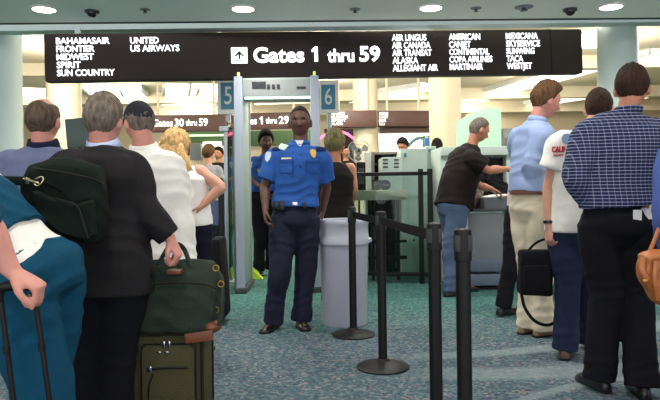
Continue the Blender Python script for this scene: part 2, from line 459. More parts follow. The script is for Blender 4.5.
SHOE = mat('black leather', (18, 17, 18), .3, bump=.1, bscale=40)
CHROME = mat('chrome', (200, 200, 205), .2, 1.0)
def skins(n, col, lip): return (mat('skin '+n, col, .55, bump=.06, bscale=90, var=.05, vscale=20), mat('lips '+n, lip, .5))
SK_DARK = skins('dark', (88, 56, 42), (98, 58, 50)); SK_FAIR = skins('fair', (205, 150, 126), (170, 98, 88)); SK_TAN = skins('tan', (190, 128, 98), (150, 85, 70)); SK_PINK = skins('pink', (205, 140, 125), (170, 90, 85))
def hairm(n, col, **k):
    m = mat('hair '+n, col, .75, bump=.9, bscale=120, var=.45, vscale=60, spec=.2, **k); nt = m.node_tree
    tc = [x for x in nt.nodes if x.type == 'TEX_COORD'][0]; mp = nt.nodes.new('ShaderNodeMapping'); mp.inputs['Scale'].default_value = (1, 1, .22)
    nt.links.new(tc.outputs['Object'], mp.inputs['Vector'])
    for x in nt.nodes:
        if x.type == 'TEX_NOISE': nt.links.new(mp.outputs['Vector'], x.inputs['Vector'])
    return m
# ------------------------------------------------------------------ the place
def carpet():
    m = bpy.data.materials.new('carpet'); m.use_nodes = True; nt = m.node_tree; b = nt.nodes['Principled BSDF']; N = nt.nodes.new; K = nt.links.new
    tc = N('ShaderNodeTexCoord')
    vo = N('ShaderNodeTexVoronoi'); vo.inputs['Scale'].default_value = 55; K(tc.outputs['Object'], vo.inputs['Vector'])
    sp = N('ShaderNodeSeparateColor'); K(vo.outputs['Color'], sp.inputs[0])
    r = N('ShaderNodeValToRGB'); r.color_ramp.interpolation = 'CONSTANT'
    cols = [(0, (88, 104, 112)), (.25, (70, 88, 100)), (.45, (100, 116, 122)), (.62, (78, 96, 104)), (.74, (64, 90, 94)), (.84, (132, 128, 126)), (.92, (122, 106, 108)), (.96, (54, 68, 84))]
    el = r.color_ramp.elements; el[0].color = rgb(*cols[0][1]); el[1].position = cols[1][0]; el[1].color = rgb(*cols[1][1])
    for p, c in cols[2:]:
        e = el.new(p); e.color = rgb(*c)
    K(sp.outputs[0], r.inputs[0])
    # colour turns greener towards the checkpoint, its border wavy
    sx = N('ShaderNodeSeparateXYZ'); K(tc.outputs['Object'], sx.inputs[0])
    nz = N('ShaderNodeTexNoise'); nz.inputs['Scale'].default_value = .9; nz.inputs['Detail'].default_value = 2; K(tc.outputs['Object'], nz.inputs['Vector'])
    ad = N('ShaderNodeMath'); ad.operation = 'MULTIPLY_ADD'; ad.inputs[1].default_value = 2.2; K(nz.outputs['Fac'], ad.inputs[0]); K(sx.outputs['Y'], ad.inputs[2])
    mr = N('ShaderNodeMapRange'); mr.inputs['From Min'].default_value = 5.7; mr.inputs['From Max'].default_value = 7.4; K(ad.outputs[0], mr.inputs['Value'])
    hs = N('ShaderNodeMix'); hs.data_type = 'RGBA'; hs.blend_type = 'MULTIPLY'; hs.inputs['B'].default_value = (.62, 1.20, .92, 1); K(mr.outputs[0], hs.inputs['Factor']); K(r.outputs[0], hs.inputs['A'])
    # pale curved bands mixed into the floor colour
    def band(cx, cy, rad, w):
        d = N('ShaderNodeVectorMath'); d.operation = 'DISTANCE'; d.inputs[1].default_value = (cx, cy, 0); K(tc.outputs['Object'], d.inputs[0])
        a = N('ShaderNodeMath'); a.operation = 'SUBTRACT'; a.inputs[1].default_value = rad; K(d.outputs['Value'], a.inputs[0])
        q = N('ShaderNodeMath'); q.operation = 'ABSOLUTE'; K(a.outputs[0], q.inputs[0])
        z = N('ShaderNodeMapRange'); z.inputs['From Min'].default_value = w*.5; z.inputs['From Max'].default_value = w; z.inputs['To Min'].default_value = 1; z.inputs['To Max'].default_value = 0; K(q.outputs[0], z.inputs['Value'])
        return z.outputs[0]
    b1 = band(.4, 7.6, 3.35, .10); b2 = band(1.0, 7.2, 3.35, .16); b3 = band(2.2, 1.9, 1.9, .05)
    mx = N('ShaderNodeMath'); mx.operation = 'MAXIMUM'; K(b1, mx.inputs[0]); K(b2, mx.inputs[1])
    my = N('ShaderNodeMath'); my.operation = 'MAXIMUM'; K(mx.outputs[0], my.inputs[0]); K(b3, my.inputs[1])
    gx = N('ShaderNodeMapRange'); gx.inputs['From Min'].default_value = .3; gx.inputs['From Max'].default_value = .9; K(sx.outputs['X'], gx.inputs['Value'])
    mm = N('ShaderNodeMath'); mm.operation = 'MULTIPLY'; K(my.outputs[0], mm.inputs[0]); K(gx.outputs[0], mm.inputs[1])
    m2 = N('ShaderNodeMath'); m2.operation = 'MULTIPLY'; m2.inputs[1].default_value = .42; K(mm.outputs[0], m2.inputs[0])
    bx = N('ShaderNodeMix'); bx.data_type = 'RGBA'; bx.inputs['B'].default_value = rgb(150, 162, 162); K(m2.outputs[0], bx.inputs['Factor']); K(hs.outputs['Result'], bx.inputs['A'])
    dk = N('ShaderNodeVectorMath'); dk.operation = 'SCALE'; dk.inputs['Scale'].default_value = .85; K(bx.outputs['Result'], dk.inputs[0]); K(dk.outputs['Vector'], b.inputs['Base Color']); b.inputs['Roughness'].default_value = .95; b.inputs['Specular IOR Level'].default_value = .1
    n2 = N('ShaderNodeTexNoise'); n2.inputs['Scale'].default_value = 180; K(tc.outputs['Object'], n2.inputs['Vector'])
    bp = N('ShaderNodeBump'); bp.inputs['Strength'].default_value = .5; bp.inputs['Distance'].default_value = .01; K(n2.outputs['Fac'], bp.inputs['Height']); K(bp.outputs['Normal'], b.inputs['Normal'])
    return m
M_SOFFIT = mat('painted soffit', (228, 230, 226), .85, var=.02, vscale=2)
M_CREAM = mat('cream paint', (226, 210, 182), .8, var=.03, vscale=1.5)
M_COLF = mat('pale green column paint', (178, 194, 190), .6, var=.02, vscale=2)
M_COLB = mat('cream column cladding', (228, 214, 186), .6, var=.03, vscale=1)
M_WHITE = mat('white paint', (232, 232, 228), .6)
M_DARKGAP = mat('dark reveal', (28, 34, 34), .7)
M_BLACK = mat('black powder coat', (11, 11, 12), .5, bump=.05, spec=.3)
M_BLKPL = mat('black plastic', (13, 13, 15), .5, bump=.05, spec=.3)
M_SIGN = mat('smoked sign face', (52, 43, 40), .6, spec=.2)
M_SIGN2 = mat('brown sign face', (88, 58, 50), .45, var=.05, vscale=3)
M_TXT = mat('backlit white lettering', (250, 250, 255), .4, emit=1.25)
M_TXT2 = mat('backlit white lettering far', (250, 246, 240), .4, emit=1.1)
M_SILVER = mat('brushed aluminium', (172, 178, 182), .35, .7)
M_LILAC = mat('grey lilac enamel', (160, 168, 182), .4)
M_MINT = mat('pale mint enamel', (192, 208, 198), .45, var=.02)
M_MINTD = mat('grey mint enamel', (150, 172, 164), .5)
M_BLUE = mat('sign blue', (66, 132, 164), .5)
M_GREYP = mat('mid grey plastic', (120, 124, 128), .5)
M_DGREY = mat('dark grey plastic', (58, 60, 62), .5)
M_GLASS = glass_mat('clear glass', (214, 232, 224)); M_GLASS2 = glass_mat('clear side glass', (225, 236, 232))
M_LAMP = mat('lamp diffuser', (255, 252, 240), .5, emit=14)
M_SKY = mat('lit skylight diffuser', (255, 246, 226), .5, emit=3.2)
# floor, ceilings, walls
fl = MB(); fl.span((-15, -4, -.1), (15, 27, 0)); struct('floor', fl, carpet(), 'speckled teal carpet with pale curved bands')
SZ = W(330, 21, 6.8).z
ce = MB(); ce.rings([[(-15, -4, z), (15, -4, z), (15, 7.10, z), (-15, 6.44, z)] for z in (SZ, SZ+.25)]); struct('ceiling', ce, M_SOFFIT, 'flat pale green soffit over the queue')
def skewbar(pl, pr, Yl, Yr, depth):
    return None
tb = MB(); tb.rings([[(-15, 6.44, z), (15, 7.10, z), (15, 7.15, z), (-15, 6.49, z)] for z in (SZ-.006, SZ+.25)]); struct('trim_1', tb, M_DARKGAP)
tb = MB(); tb.span((-15, 7.15, SZ+.03), (15, 7.35, 4.6)); struct('trim_2', tb, M_COLF, 'pale header beam the big sign hangs from')
HC = 4.2
hc_ = MB(); hc_.span((-15, 7.25, HC), (15, 27, HC+.2)); struct('ceiling_hall', hc_, M_CREAM, 'cream hall ceiling beyond the checkpoint')
w = MB(); w.span((-15.2, -4, 0), (-15, 27, 4.4)); struct('wall_left', w, M_CREAM)
w = MB(); w.span((15, -4, 0), (15.2, 27, 4.4)); struct('wall_right', w, M_CREAM)
w = MB(); w.span((-15, 27, 0), (15, 27.2, 4.4)); struct('wall_back', w, M_CREAM)
def CP(px, py, z=HC):
    Y = 15.0
    for _ in range(12):
        p = W(px, py, Y); Y = Y*(z-CH)/(p.z-CH)
    p = W(px, py, Y); p.z = z
    return p
# sloping light coves and beams on the hall ceiling
strips = [((462, 99), (598, 60), 1.0, 'sloping lit cove, longest above the grey haired man', 1), ((470, 112), (600, 91), .9, 'lit cove low above the green partition', 1), ((600, 66), (668, 50), 1.0, 'lit cove right of the front column', 1),
          ((585, 46), (600, 34), 1.2, 'lit cove just past the end of the big sign', 1), ((604, 100), (680, 86), .8, 'low lit cove behind the checked shirt man', 1), ((340, 98), (430, 84), .9, 'lit cove above the electric fan', 1),
          ((100, 84), (113, 100), .9, 'short lit cove over the grey haired suit', 1), ((122, 84), (140, 100), .9, 'short lit cove over the black cap', 1), ((182, 84), (176, 104), .9, 'short lit cove left of number five board', 1), ((208, 84), (200, 104), .9, 'short lit cove next to number five board', 1),
          ((28, 88), (46, 104), 1.2, 'lit cove beside the front left column', 1), ((252, 100), (310, 98), .6, 'lit cove seen through the walk through detector', 1), ((60, 32), (220, 30.5), .7, 'long lit cove seen above the list of airlines', 1), ((330, 30), (430, 28), .7, 'lit cove seen above the gates wording', 1)]
for (a, b, wd, lab, _) in strips:
    A = CP(*a); B = CP(*b); d = (B-A).normalized(); n = Vector((-d.y, d.x, 0))*wd*.5
    q = MB(); q.prism([A+n, B+n, B-n, A-n], (0, 0, -.05))
    t = thing('ceiling_light', lab, 'light', (A.x, A.y, HC-.05)); 
    fr = MB()
    for sg in (-1, 1):
        P0 = A+n*sg*1.0; P1 = B+n*sg*1.0
        fr = MB(); fr.prism([P0+n*sg*.02, P1+n*sg*.02, P1+n*sg*.22, P0+n*sg*.22], (0, 0, -.14)); fr.build('frame_side', M_WHITE, t, smooth=0)
    q.build('diffuser', M_SKY, t, smooth=0)
for i, (y0, zz) in enumerate([(11.2, .25), (15.5, .3), (20.5, .35), (24.0, .4)]):
    q = MB(); q.span((-15, y0, HC-zz), (15, y0+.35, HC)); struct('trim_%d' % (i+3), q, M_COLB, 'cream cross beam under the hall ceiling')
# columns
def column(px0, px1, Y, top, m, label):
    x0 = W(px0, HZ, Y).x; x1 = W(px1, HZ, Y).x; r = (x1-x0)/2; c = Vector(((x0+x1)/2*(Y+r)/Y, Y+r, 0)); r *= (Y+r)/Y; r *= .985
    q = MB()
    q.lathe(c, [(r*1.06, 0), (r*1.06, .15), (r, .17), (r, top)], n=40)
    o = struct('column', q, m, label, smooth=40); return o
column(-14, 22.5, 7.3, 4.2, M_COLF, 'pale green front column at the far left of the checkpoint')
column(600, 639, 7.3, 4.2, M_COLF, 'pale green front column behind the checked shirt man')
column(48, 82, 15, 4.2, M_COLB, 'cream column above the polo shirt man')
column(354, 379, 15.2, 4.2, M_COLB, 'cream column behind the electric fan')
column(430, 462, 13.5, 4.2, M_COLB, 'cream column behind the black t-shirt man')
column(-60, -20, 18, 4.2, M_COLB, 'far cream column')
# soffit downlights, camera domes, sprinklers
dl = thing('downlight', '', 'light')
q = MB(); q.lathe((0, 0, 0), [(.125, 0), (.125, -.012), (.105, -.016), (.103, 0)], n=32); q.build('rim', M_WHITE, dl)
q = MB(); q.lathe((0, 0, 0), [(.102, -.004), (.102, -.012)], n=32); q.build('lens', M_LAMP, dl)
labs = ['leftmost lit round downlight in the pale soffit', 'lit round downlight above the arrow symbol', 'lit round downlight above the airline columns', 'lit round downlight nearest the right end of the soffit']
for i, (px, py) in enumerate([(44, 8.5), (243, 8), (431, 7), (611, 6)]):
    o = dl if i == 0 else copy_tree(dl)
    o.location = CP(px, py, SZ); tag(o, labs[i], 'light', 'soffit downlights')
lamps = [CP(px, py, SZ) for px, py in [(44, 8), (243, 8), (431, 7), (611, 6)]]
for i, y in enumerate((4.4, 2.4, .4)):
    for j, x in enumerate((-4.8, -2.9, -.9, 1.0, 2.9, 4.8)):
        o = copy_tree(dl); o.location = (x, y, SZ); o['label'] = 'round downlight in the soffit overhead, out of the picture'; o['group'] = 'overhead downlights outside the picture'; lamps.append(Vector((x, y, SZ)))
for i, p in enumerate(lamps):
    L = bpy.data.lights.new('downlight_lamp', 'SPOT'); L.energy = LAMP_W*(1.0 if p.y > 3 else .6); L.spot_size = math.radians(150); L.spot_blend = 1.0; L.shadow_soft_size = .1; L.color = (1, .97, .92)
    o = bpy.data.objects.new('downlight_lamp', L); COL.objects.link(o); o.location = p-Vector((0, 0, .03))
cd = thing('dome_camera', 'black dome camera in the soffit above the united list', 'camera', CP(92, 10.5, SZ+.004))
p = CP(92, 10.5, SZ+.004)
SZC = SZ
q = MB(); q.lathe(p, [(.07, 0), (.07, -.02), (.06, -.026), (.055, 0)]); q.build('rim', M_DGREY, cd)
q = MB(); q.ball(p-Vector((0, 0, .02)), (.05, .05, .05)); q.build('dome', mat('smoked dome', (25, 28, 30), .1), cd)
c2 = copy_tree(cd); c2.location = CP(570, 9, SZ); tag(c2, 'black dome camera in the soffit near the sign end', 'camera', 'dome cameras'); cd['group'] = 'dome cameras'
sp = thing('sprinkler', 'small dark sprinkler rose in the soffit left of centre', 'sprinkler', CP(145, 9, SZ+.004), 'soffit sprinklers')
p = CP(145, 9, SZ+.004); q = MB(); q.lathe(p, [(.055, 0), (.05, -.008), (.02, -.012)]); q.build('plate', M_GREYP, sp)
q = MB(); q.lathe(p, [(.012, -.01), (.012, -.03), (.022, -.032), (.022, -.036)]); q.build('nozzle', M_DGREY, sp)
for (px, py, lb) in [(355, 9, 'small sprinkler rose in the soffit above the gates wording'), (476, 8, 'small sprinkler rose in the soffit above the american column'), (524, 7, 'wider sprinkler rose in the soffit next to the dome camera')]:
    o = copy_tree(sp); o.location = CP(px, py, SZ); o['label'] = lb
    if px == 524: o.scale = (1.7, 1.7, 1)
# ---- the big hanging sign
def sign_frame(pl, pr, Yl, Yr):
    """pl, pr: (px, top, bottom) of the two ends -> matrix of a plane frame and size"""
    A = W(pl[0], pl[2], Yl); Bq = W(pr[0], pr[2], Yr); T = W(pl[0], pl[1], Yl)
    ux = (Bq-A); L = ux.length; ux.normalize(); n = ux.cross(Vector((0, 0, 1))).normalized(); uz = n.cross(ux)*-1
    uz = ux.cross(n)*-1
    if uz.z < 0: uz = -uz
    H = (T-A).length
    M = Matrix((ux, uz, n)).transposed().to_4x4(); M.translation = A
    return M, L, H
def board(name, label, pl, pr, Yl, Yr, m, thick=.14, rad=.03, kind='sign'):
    M, L, H = sign_frame(pl, pr, Yl, Yr)
    t = thing(name, label, kind, M.translation)
    q = MB(); q.box((L/2, H/2, -thick/2), (L, H, thick), bevel=rad)
    q.v = [tuple(M @ Vector(v)) for v in q.v]; q.build('panel', m, t, smooth=30)
    def put(px, base, extra=0.004):
        u = (px-pl[0])/(pr[0]-pl[0])
        bot = pl[2]+(pr[2]-pl[2])*u; hh = (pl[2]-pl[1])+((pr[2]-pr[1])-(pl[2]-pl[1]))*u
        z0, z1 = Yl, Yr; uw = u*z0/(z1+(z0-z1)*u)
        return M @ Matrix.Translation((uw*L, (bot-base)/hh*H, extra))
    def sc(u_px):
        u = (u_px-pl[0])/(pr[0]-pl[0]); return (Yl+(Yr-Yl)*u)/F
    return t, put, sc, M, L, H
bs, put, sc, BM, BL, BH = board('hanging_sign', 'long dark overhead sign reading Gates 1 thru 59 with airline lists', (44, 33, 82), (584, 27.5, 73.5), 7.05, 7.65, M_SIGN, .16, .04)
def line(txt, x, cy, wd, h=6.2, bold=.018):
    text_part(txt, 'lettering', M_TXT, bs, put(x, cy+h/2), width=wd*sc(x), height=h*sc(x), bold=bold)
for i, (t, wd) in enumerate([('BAHAMASAIR', 52), ('FRONTIER', 37), ('MIDWEST', 36), ('SPIRIT', 23), ('SUN COUNTRY', 56)]): line(t, 57.5, 41+i*8, wd)
for i, (t, wd) in enumerate([('UNITED', 28), ('US AIRWAYS', 48)]): line(t, 131.5, 40.3+i*8, wd)
for i, (t, wd) in enumerate([('AER LINGUS', 35), ('AIR CANADA', 39), ('AIR TRANSAT', 40), ('ALASKA', 26), ('ALLEGIANT AIR', 46)]): line(t, 393, 37.3+i*7.7, wd)
for i, (t, wd) in enumerate([('AMERICAN', 32), ('CANJET', 22), ('CONTINENTAL', 41), ('COPA AIRLINES', 44), ('MARTINAIR', 34)]): line(t, 450, 36.4+i*7.6, wd, 6)
for i, (t, wd) in enumerate([('MEXICANA', 33), ('SKYSERVICE', 35), ('SUNWING', 29), ('TACA', 17), ('WESTJET', 26)]): line(t, 507, 35.5+i*7.6, wd, 6)
def numeral_one(parent, M, h, m):
    q = MB(); q.prism([(x*h, y*h, 0) for x, y in [(.17, 0), (.40, 0), (.40, 1), (.22, 1), (.0, .80), (.0, .62), (.17, .72)]], (0, 0, .005)); q.v = [tuple(M @ Vector(v)) for v in q.v]; q.build('lettering', m, parent, smooth=0)
numeral_one(bs, put(312.5, 61.6), 15*sc(312), M_TXT)
for t, x, wd in [('Gates', 254, 51), ('thru', 328, 27), ('59', 360, 21)]:
    if t == 'thru': text_part(t, 'lettering', M_TXT, bs, put(x, 61.6), width=wd*sc(x), height=12.5*sc(x), bold=.028)
    else: text_part(t, 'lettering', M_TXT, bs, put(x, 62.2-(x-254)*.012), width=wd*sc(x), height=14.6*sc(x), bold=.028)
ms = sc(240); q = MB(); q.box((8*ms, 8*ms, 0), (16*ms, 16*ms, .006), bevel=.002); PM = put(232, 63.5)
q.v = [tuple(PM @ Vector(v)) for v in q.v]; ab = q.build('arrow_box', M_TXT, bs, smooth=30)
q = MB(); u = ms
q.prism([(x*u, y*u, .003) for x, y in [(8, 12.5), (3.2, 7.6), (4.6, 6.6), (7, 8.9), (7, 4.2), (9, 4.2), (9, 8.9), (11.4, 6.6), (12.8, 7.6)]], (0, 0, .004))
q.box((8*u, 2.9*u, .004), (9*u, .8*u, .004)); q.v = [tuple(PM @ Vector(v)) for v in q.v]; q.build('arrow', M_SIGN, ab, smooth=0)
for px in (77, 310, 551):
    a = put(px, 26); b = put(px, 60)
    q = MB(); A = a.translation-Vector((0, -.08, 0)); q.span((A.x-.03, A.y-.02, A.z-.12), (A.x+.03, A.y+.02, SZ+.1)); q.build('hanger', M_COLF, bs)
q = MB(); 
PS = [put(552, 28.6, .002).translation, put(552, 74, .002).translation]
q.cyl(PS[0], PS[1], .004, n=6); q.build('panel_joint', M_BLACK, bs)
# ---- far brown signs
def far_sign(label, pl, pr, Y, texts, h=5.5):
    t, put2, sc2, M, L, H = board('hall_sign', label, pl, pr, Y, Y, M_SIGN2, .3, .02)
    for (tx, x, cy, wd, hh) in texts:
        if tx == '1': numeral_one(t, put2(x, cy+hh/2), hh*sc2(x), M_TXT2); continue
        text_part(tx, 'lettering', M_TXT2, t, put2(x, cy+hh/2), width=wd*sc2(x), height=hh*sc2(x), bold=.015)
    for fx in (.2, .8):
        A = M @ Vector((L*fx, H, -.15)); q = MB(); q.cyl(A, (A.x, A.y, HC), .03, n=10); q.build('hanger', M_COLB, t)
    return t
far_sign('brown hall sign reading Gates 30 thru 59', (138, 115.5, 132), (232, 113.5, 130.5), 16, [('Gates', 153, 123, 20, 7), ('30', 175, 122.5, 9, 7.5), ('thru', 186, 122.5, 11, 6), ('59', 199, 122, 9, 7.5)])
far_sign('brown hall sign reading Gates 1 thru 29, seen through the detector', (236, 113.5, 129.5), (308, 111.5, 127.5), 16, [('Gates', 239, 121, 18, 7), ('1', 260, 120.5, 3, 7.5), ('thru', 266, 120.5, 11, 6), ('29', 279, 120, 10, 7.5), ('!', 292, 120, 1.5, 7)])
far_sign('brown hall sign with a list of airlines behind number six board', (329, 110.6, 127.5), (377, 110, 127), 15.0, [('UNITED', 332, 113.6, 13, 2.6), ('US AIRWAYS', 332, 117, 16, 2.6), ('SPIRIT', 332, 120.4, 14, 2.6), ('ALASKA', 332, 123.8, 11, 2.6)])
far_sign('wide brown hall sign right of the fan column', (377, 110.5, 126.5), (430, 110.3, 126.5), 15.4, [('AMERICAN', 379, 113.5, 9, 2.8), ('CANJET', 379, 117, 9, 2.8), ('MEXICANA', 379, 120.5, 7, 2.8), ('TACA', 379, 124, 6, 2.8)])
q = MB(); q.span(W(380, 133, 15.6), W(430, 128, 15.9)); tag(q.build('sign_rail', M_SIGN2), 'narrow brown rail under the wide hall sign', 'rail')
# ---- shop fronts at the far side
M_GREEN = mat('green fascia', (74, 104, 66), .6, var=.1, vscale=2); M_LITW = mat('lit shop window', (255, 250, 240), .6, emit=1.5); M_DARKSHOP = mat('dark shop interior', (38, 34, 44), .7, var=.3, vscale=4)
M_PINK = mat('pink neon', (255, 90, 120), .4, emit=3.0)
sf = thing('shop_front', 'green shop front behind the woman with blonde hair', 'shop', (W(190, HZ, 19).x, 19, 0))
q = MB(); q.span(W(185, 146, 19.0), W(312, 131, 19.3)); q.build('fascia', M_GREEN, sf)
q = MB(); q.span(W(188, 136.5, 18.92), W(227, 134.2, 19.0)); q.build('fascia_light', mat('soft lit strip', (210, 232, 200), .6, emit=.6), sf)
q = MB(); q.span((W(185, HZ, 19).x, 19.1, 0), (W(312, HZ, 19).x, 19.3, W(200, 146, 19).z)); q.build('shop_wall', M_CREAM, sf)
q = MB(); q.span(W(203, 152, 18.9), W(222, 142, 19.05)); q.build('lit_board', M_LITW, sf)
q = MB(); q.span(W(190, 160, 18.6), W(203, 144, 18.95), bevel=.02); q.build('door', M_GREYP, sf)
q = MB(); q.span(W(184, 155, 18.6), W(190, 147, 18.95), bevel=.02); q.build('poster', mat('orange poster', (220, 140, 60), .6), sf)
s2 = thing('shop_front', 'dark shop front with a pink neon arc behind the fan', 'shop', (W(340, HZ, 17).x, 17, 0))
q = MB(); q.span((W(325, HZ, 17).x, 17.2, 0), (W(380, HZ, 17).x, 17.5, W(340, 128, 17).z)); q.build('shop_wall', M_DARKSHOP, s2)
q = MB(); q.tube([W(318+44*t, 148-17*math.sin(PI*(t*.82+.15)), 17.0) for t in [i/12 for i in range(13)]], .03, n=8); q.build('neon_arc', M_PINK, s2)
q = MB(); q.span(W(332, 134, 17.1), W(349, 132.4, 17.2)); q.build('blue_strip', mat('blue lit strip', (90, 100, 160), .5, emit=.5), s2)
s3 = thing('shop_front', 'bright white shop window under the wide brown hall sign', 'shop', (W(400, HZ, 18).x, 18, 0))
q = MB(); q.span((W(372, HZ, 18).x, 18.2, 1.2), (W(440, HZ, 18).x, 18.5, W(340, 132, 18).z)); q.build('lit_window', M_LITW, s3)
q = MB(); q.span((W(372, HZ, 18).x, 18.1, 0), (W(440, HZ, 18).x, 18.5, 1.2)); q.build('shop_wall', M_CREAM, s3)
q = MB(); q.tube([W(408+24*t, 150-12*math.sin(PI*(t*.8+.1)), 18.0) for t in [i/10 for i in range(11)]], .05, n=8); q.build('arch', mat('pale blue arch', (130, 170, 190), .5), s3)
q = MB(); q.span(W(423, 148, 17.9), W(433, 136, 18.05)); q.build('poster', mat('green poster', (120, 160, 120), .5), s3)
q = MB(); q.span((W(462, HZ, 20).x, 20, 0), (15, 20.2, W(500, 143, 20).z)); tag(q.build('counter_wall', M_CREAM), 'low cream wall at the right of the hall', 'wall', None, 'structure')
# green curved partition
pg = MB(); pts = []
for i in range(15):
    t = i/14; px = 457+34*t; py = 122-14*math.sin(t*PI/2)
    pts.append(W(px, py, 11.0))
pts += [W(501, 108, 11.0), W(501, 150, 11.0)]; b0 = W(501, 150, 11.0); pts[-1] = Vector((b0.x, 11, 0)); pts.append(Vector((W(457, 150, 11).x, 11, 0)))
pg.prism(pts, (0, .08, 0)); tag(pg.build('curved_partition', mat('mint glass partition', (180, 222, 200), .3)), 'pale mint partition with curved top behind the grey haired man', 'partition')
q = MB(); q.span((W(503, 140, 11).x, 11, .0), (W(513, 140, 11).x, 11.3, W(513, 128, 11).z), bevel=.02); tag(q.build('cabinet', M_GREYP), 'small grey cabinet beside the mint partition', 'cabinet')
# dark monitor between the two men at left
mo = thing('monitor', 'dark screen on a stand between two grey haired heads', 'monitor', (W(78, 140, 5.2).x, 5.2, 0))
q = MB(); q.box(W(79, 133, 5.2), (.2, .04, .24), Matrix.Rotation(-.08, 3, 'Y'), bevel=.008); q.build('screen', mat('dark green screen', (46, 62, 56), .4), mo)
q = MB(); P = W(79, 145, 5.2); q.cyl((P.x, 5.22, 0), (P.x, 5.22, P.z), .02); q.lathe((P.x, 5.22, 0), [(.16, 0), (.16, .015), (.03, .03)]); q.build('stand', M_DGREY, mo)
# ------------------------------------------------------------------ checkpoint equipment
def zb(px, py, Y): return W(px, py, Y)
def floorY(py): return F*CH/(py-HZ)
# walk-through detector
GY = 6.9
gl, gr = W(241, 270, GY).x, W(317, 270, GY).x
gt = W(280, 77, GY).z
dt = thing('walk_through_detector', 'tall pale walk-through metal detector arch behind the blue shirted officer', 'metal detector', ((gl+gr)/2, GY+.3, 0))
hw = .045
for x, sg in ((gl, -1), (gr, 1)):
    q = MB(); q.box((x, GY+.3, gt/2+.03), (.07, .60, gt-.06), bevel=.02); pn = q.build('side_panel', M_MINTD, dt)
    q = MB(); q.box((x, GY-.01, gt/2+.02), (.095, .05, gt-.02), bevel=.015); q.build('front_edge', M_LILAC, pn)
    q = MB(); q.box((x, GY+.61, gt/2+.02), (.095, .05, gt-.02), bevel=.015); q.build('rear_edge', M_LILAC, pn)
    q = MB(); q.box((x, GY+.3, .03), (.13, .72, .06), bevel=.01); q.build('foot', M_DGREY, dt)
    q = MB(); q.box((x, GY+.02, gt+.03), (.03, .03, .06), bevel=.008); q.build('status_lamp', mat('yellow green lamp', (190, 220, 120), .4, emit=.4), dt)
q = MB(); q.box(((gl+gr)/2, GY+.3, gt-.105), (gr-gl, .5, .19), bevel=.015); hd = q.build('header', M_GREYP if False else mat('grey header enamel', (168, 174, 172), .45), dt)
q = MB(); q.box(((gl+gr)/2, GY+.3, gt-.01), (gr-gl, .5, .025), bevel=.01); q.build('top_cap', M_MINT, hd)
q = MB(); P = W(259, 85, GY+.05); q.box((P.x, GY+.045, P.z), (.15, .02, .075), bevel=.005); q.build('display', mat('display glass', (52, 60, 66), .3), hd)
for px in (268, 273, 278):
    q = MB(); P = W(px, 86, GY); q.box((P.x, GY+.045, P.z), (.03, .02, .05), bevel=.004); q.build('button', M_DGREY, hd)
q = MB(); P = W(301, 87, GY); q.box((P.x, GY+.045, P.z), (.10, .01, .025)); q.build('name_strip', M_DGREY, hd)
q = MB(); q.box(((gl+gr)/2, GY+.10, gt-.21), (gr-gl-.1, .07, .02), bevel=.008); q.build('light_bar', mat('cyan white light bar', (220, 255, 245), .4, emit=1.2), hd)
# number boards
def number_board(digit, px0, px1, top, bot, Y, label, bx0, bx1, b0, b1):
    A = W(px0, bot, Y); Bq = W(px1, top, Y)
    t = thing('number_board', label, 'sign', ((A.x+Bq.x)/2, Y, 0))
    q = MB(); q.span((A.x, Y, A.z), (Bq.x, Y+.05, Bq.z), bevel=.01); q.build('panel', M_WHITE, t)
    C_ = W(bx0, b1, Y); D = W(bx1, b0, Y)
    q = MB(); q.span((C_.x, Y-.004, C_.z), (D.x, Y, D.z)); bl = q.build('blue_square', M_BLUE, t, smooth=0)
    M = Matrix(((1, 0, 0, C_.x+.25*(D.x-C_.x)), (0, 0, 1, Y-.006), (0, 1, 0, C_.z+.2*(D.z-C_.z)), (0, 0, 0, 1)))
    text_part(digit, 'numeral', M_WHITE, bl, M, width=(D.x-C_.x)*.52, height=(D.z-C_.z)*.66, bold=.005)
    q = MB(); q.cyl(((A.x+Bq.x)/2, Y+.05, 0), ((A.x+Bq.x)/2, Y+.05, A.z+.1), .03, n=16); q.lathe(((A.x+Bq.x)/2, Y+.05, 0), [(.14, 0), (.14, .012), (.05, .02)]); q.build('pole', M_SILVER, t)
    return t
number_board('5', 217.5, 237, 80, 114, 7.7, 'white board with blue square and numeral 5, just left of the detector arch', 221, 235, 82.5, 109.5)
number_board('6', 319.5, 338.5, 80, 113, 7.7, 'white board with blue square and numeral 6, right beside the officer', 321.5, 335, 84.5, 109.5)
# silver posts with glass left of the detector
gp = thing('glass_screen', 'silver framed glass screen with mint panel left of the detector', 'glass screen', (W(232, 270, 7.2).x, 7.0, 0))
for px in (227.5, 233.5):
    q = MB(); P = W(px, 270, 7.05); top = W(px, 128 if px < 230 else 126, 7.05).z; q.box((P.x, 7.05+.2*(px > 230), top/2), (.04, .04, top), bevel=.006); q.build('post', M_SILVER, gp)
q = MB(); P = W(231, 270, 7.1); q.box((P.x-.02, 7.32, 1.0), (.012, .45, 1.75)); q.build('pane', M_GLASS, gp, smooth=0)
q = MB(); P = W(226, 270, 7.05); q.box((P.x, 7.05, W(226, 129, 7.05).z), (.10, .07, .06), bevel=.01); q.build('clamp', M_SILVER, gp)
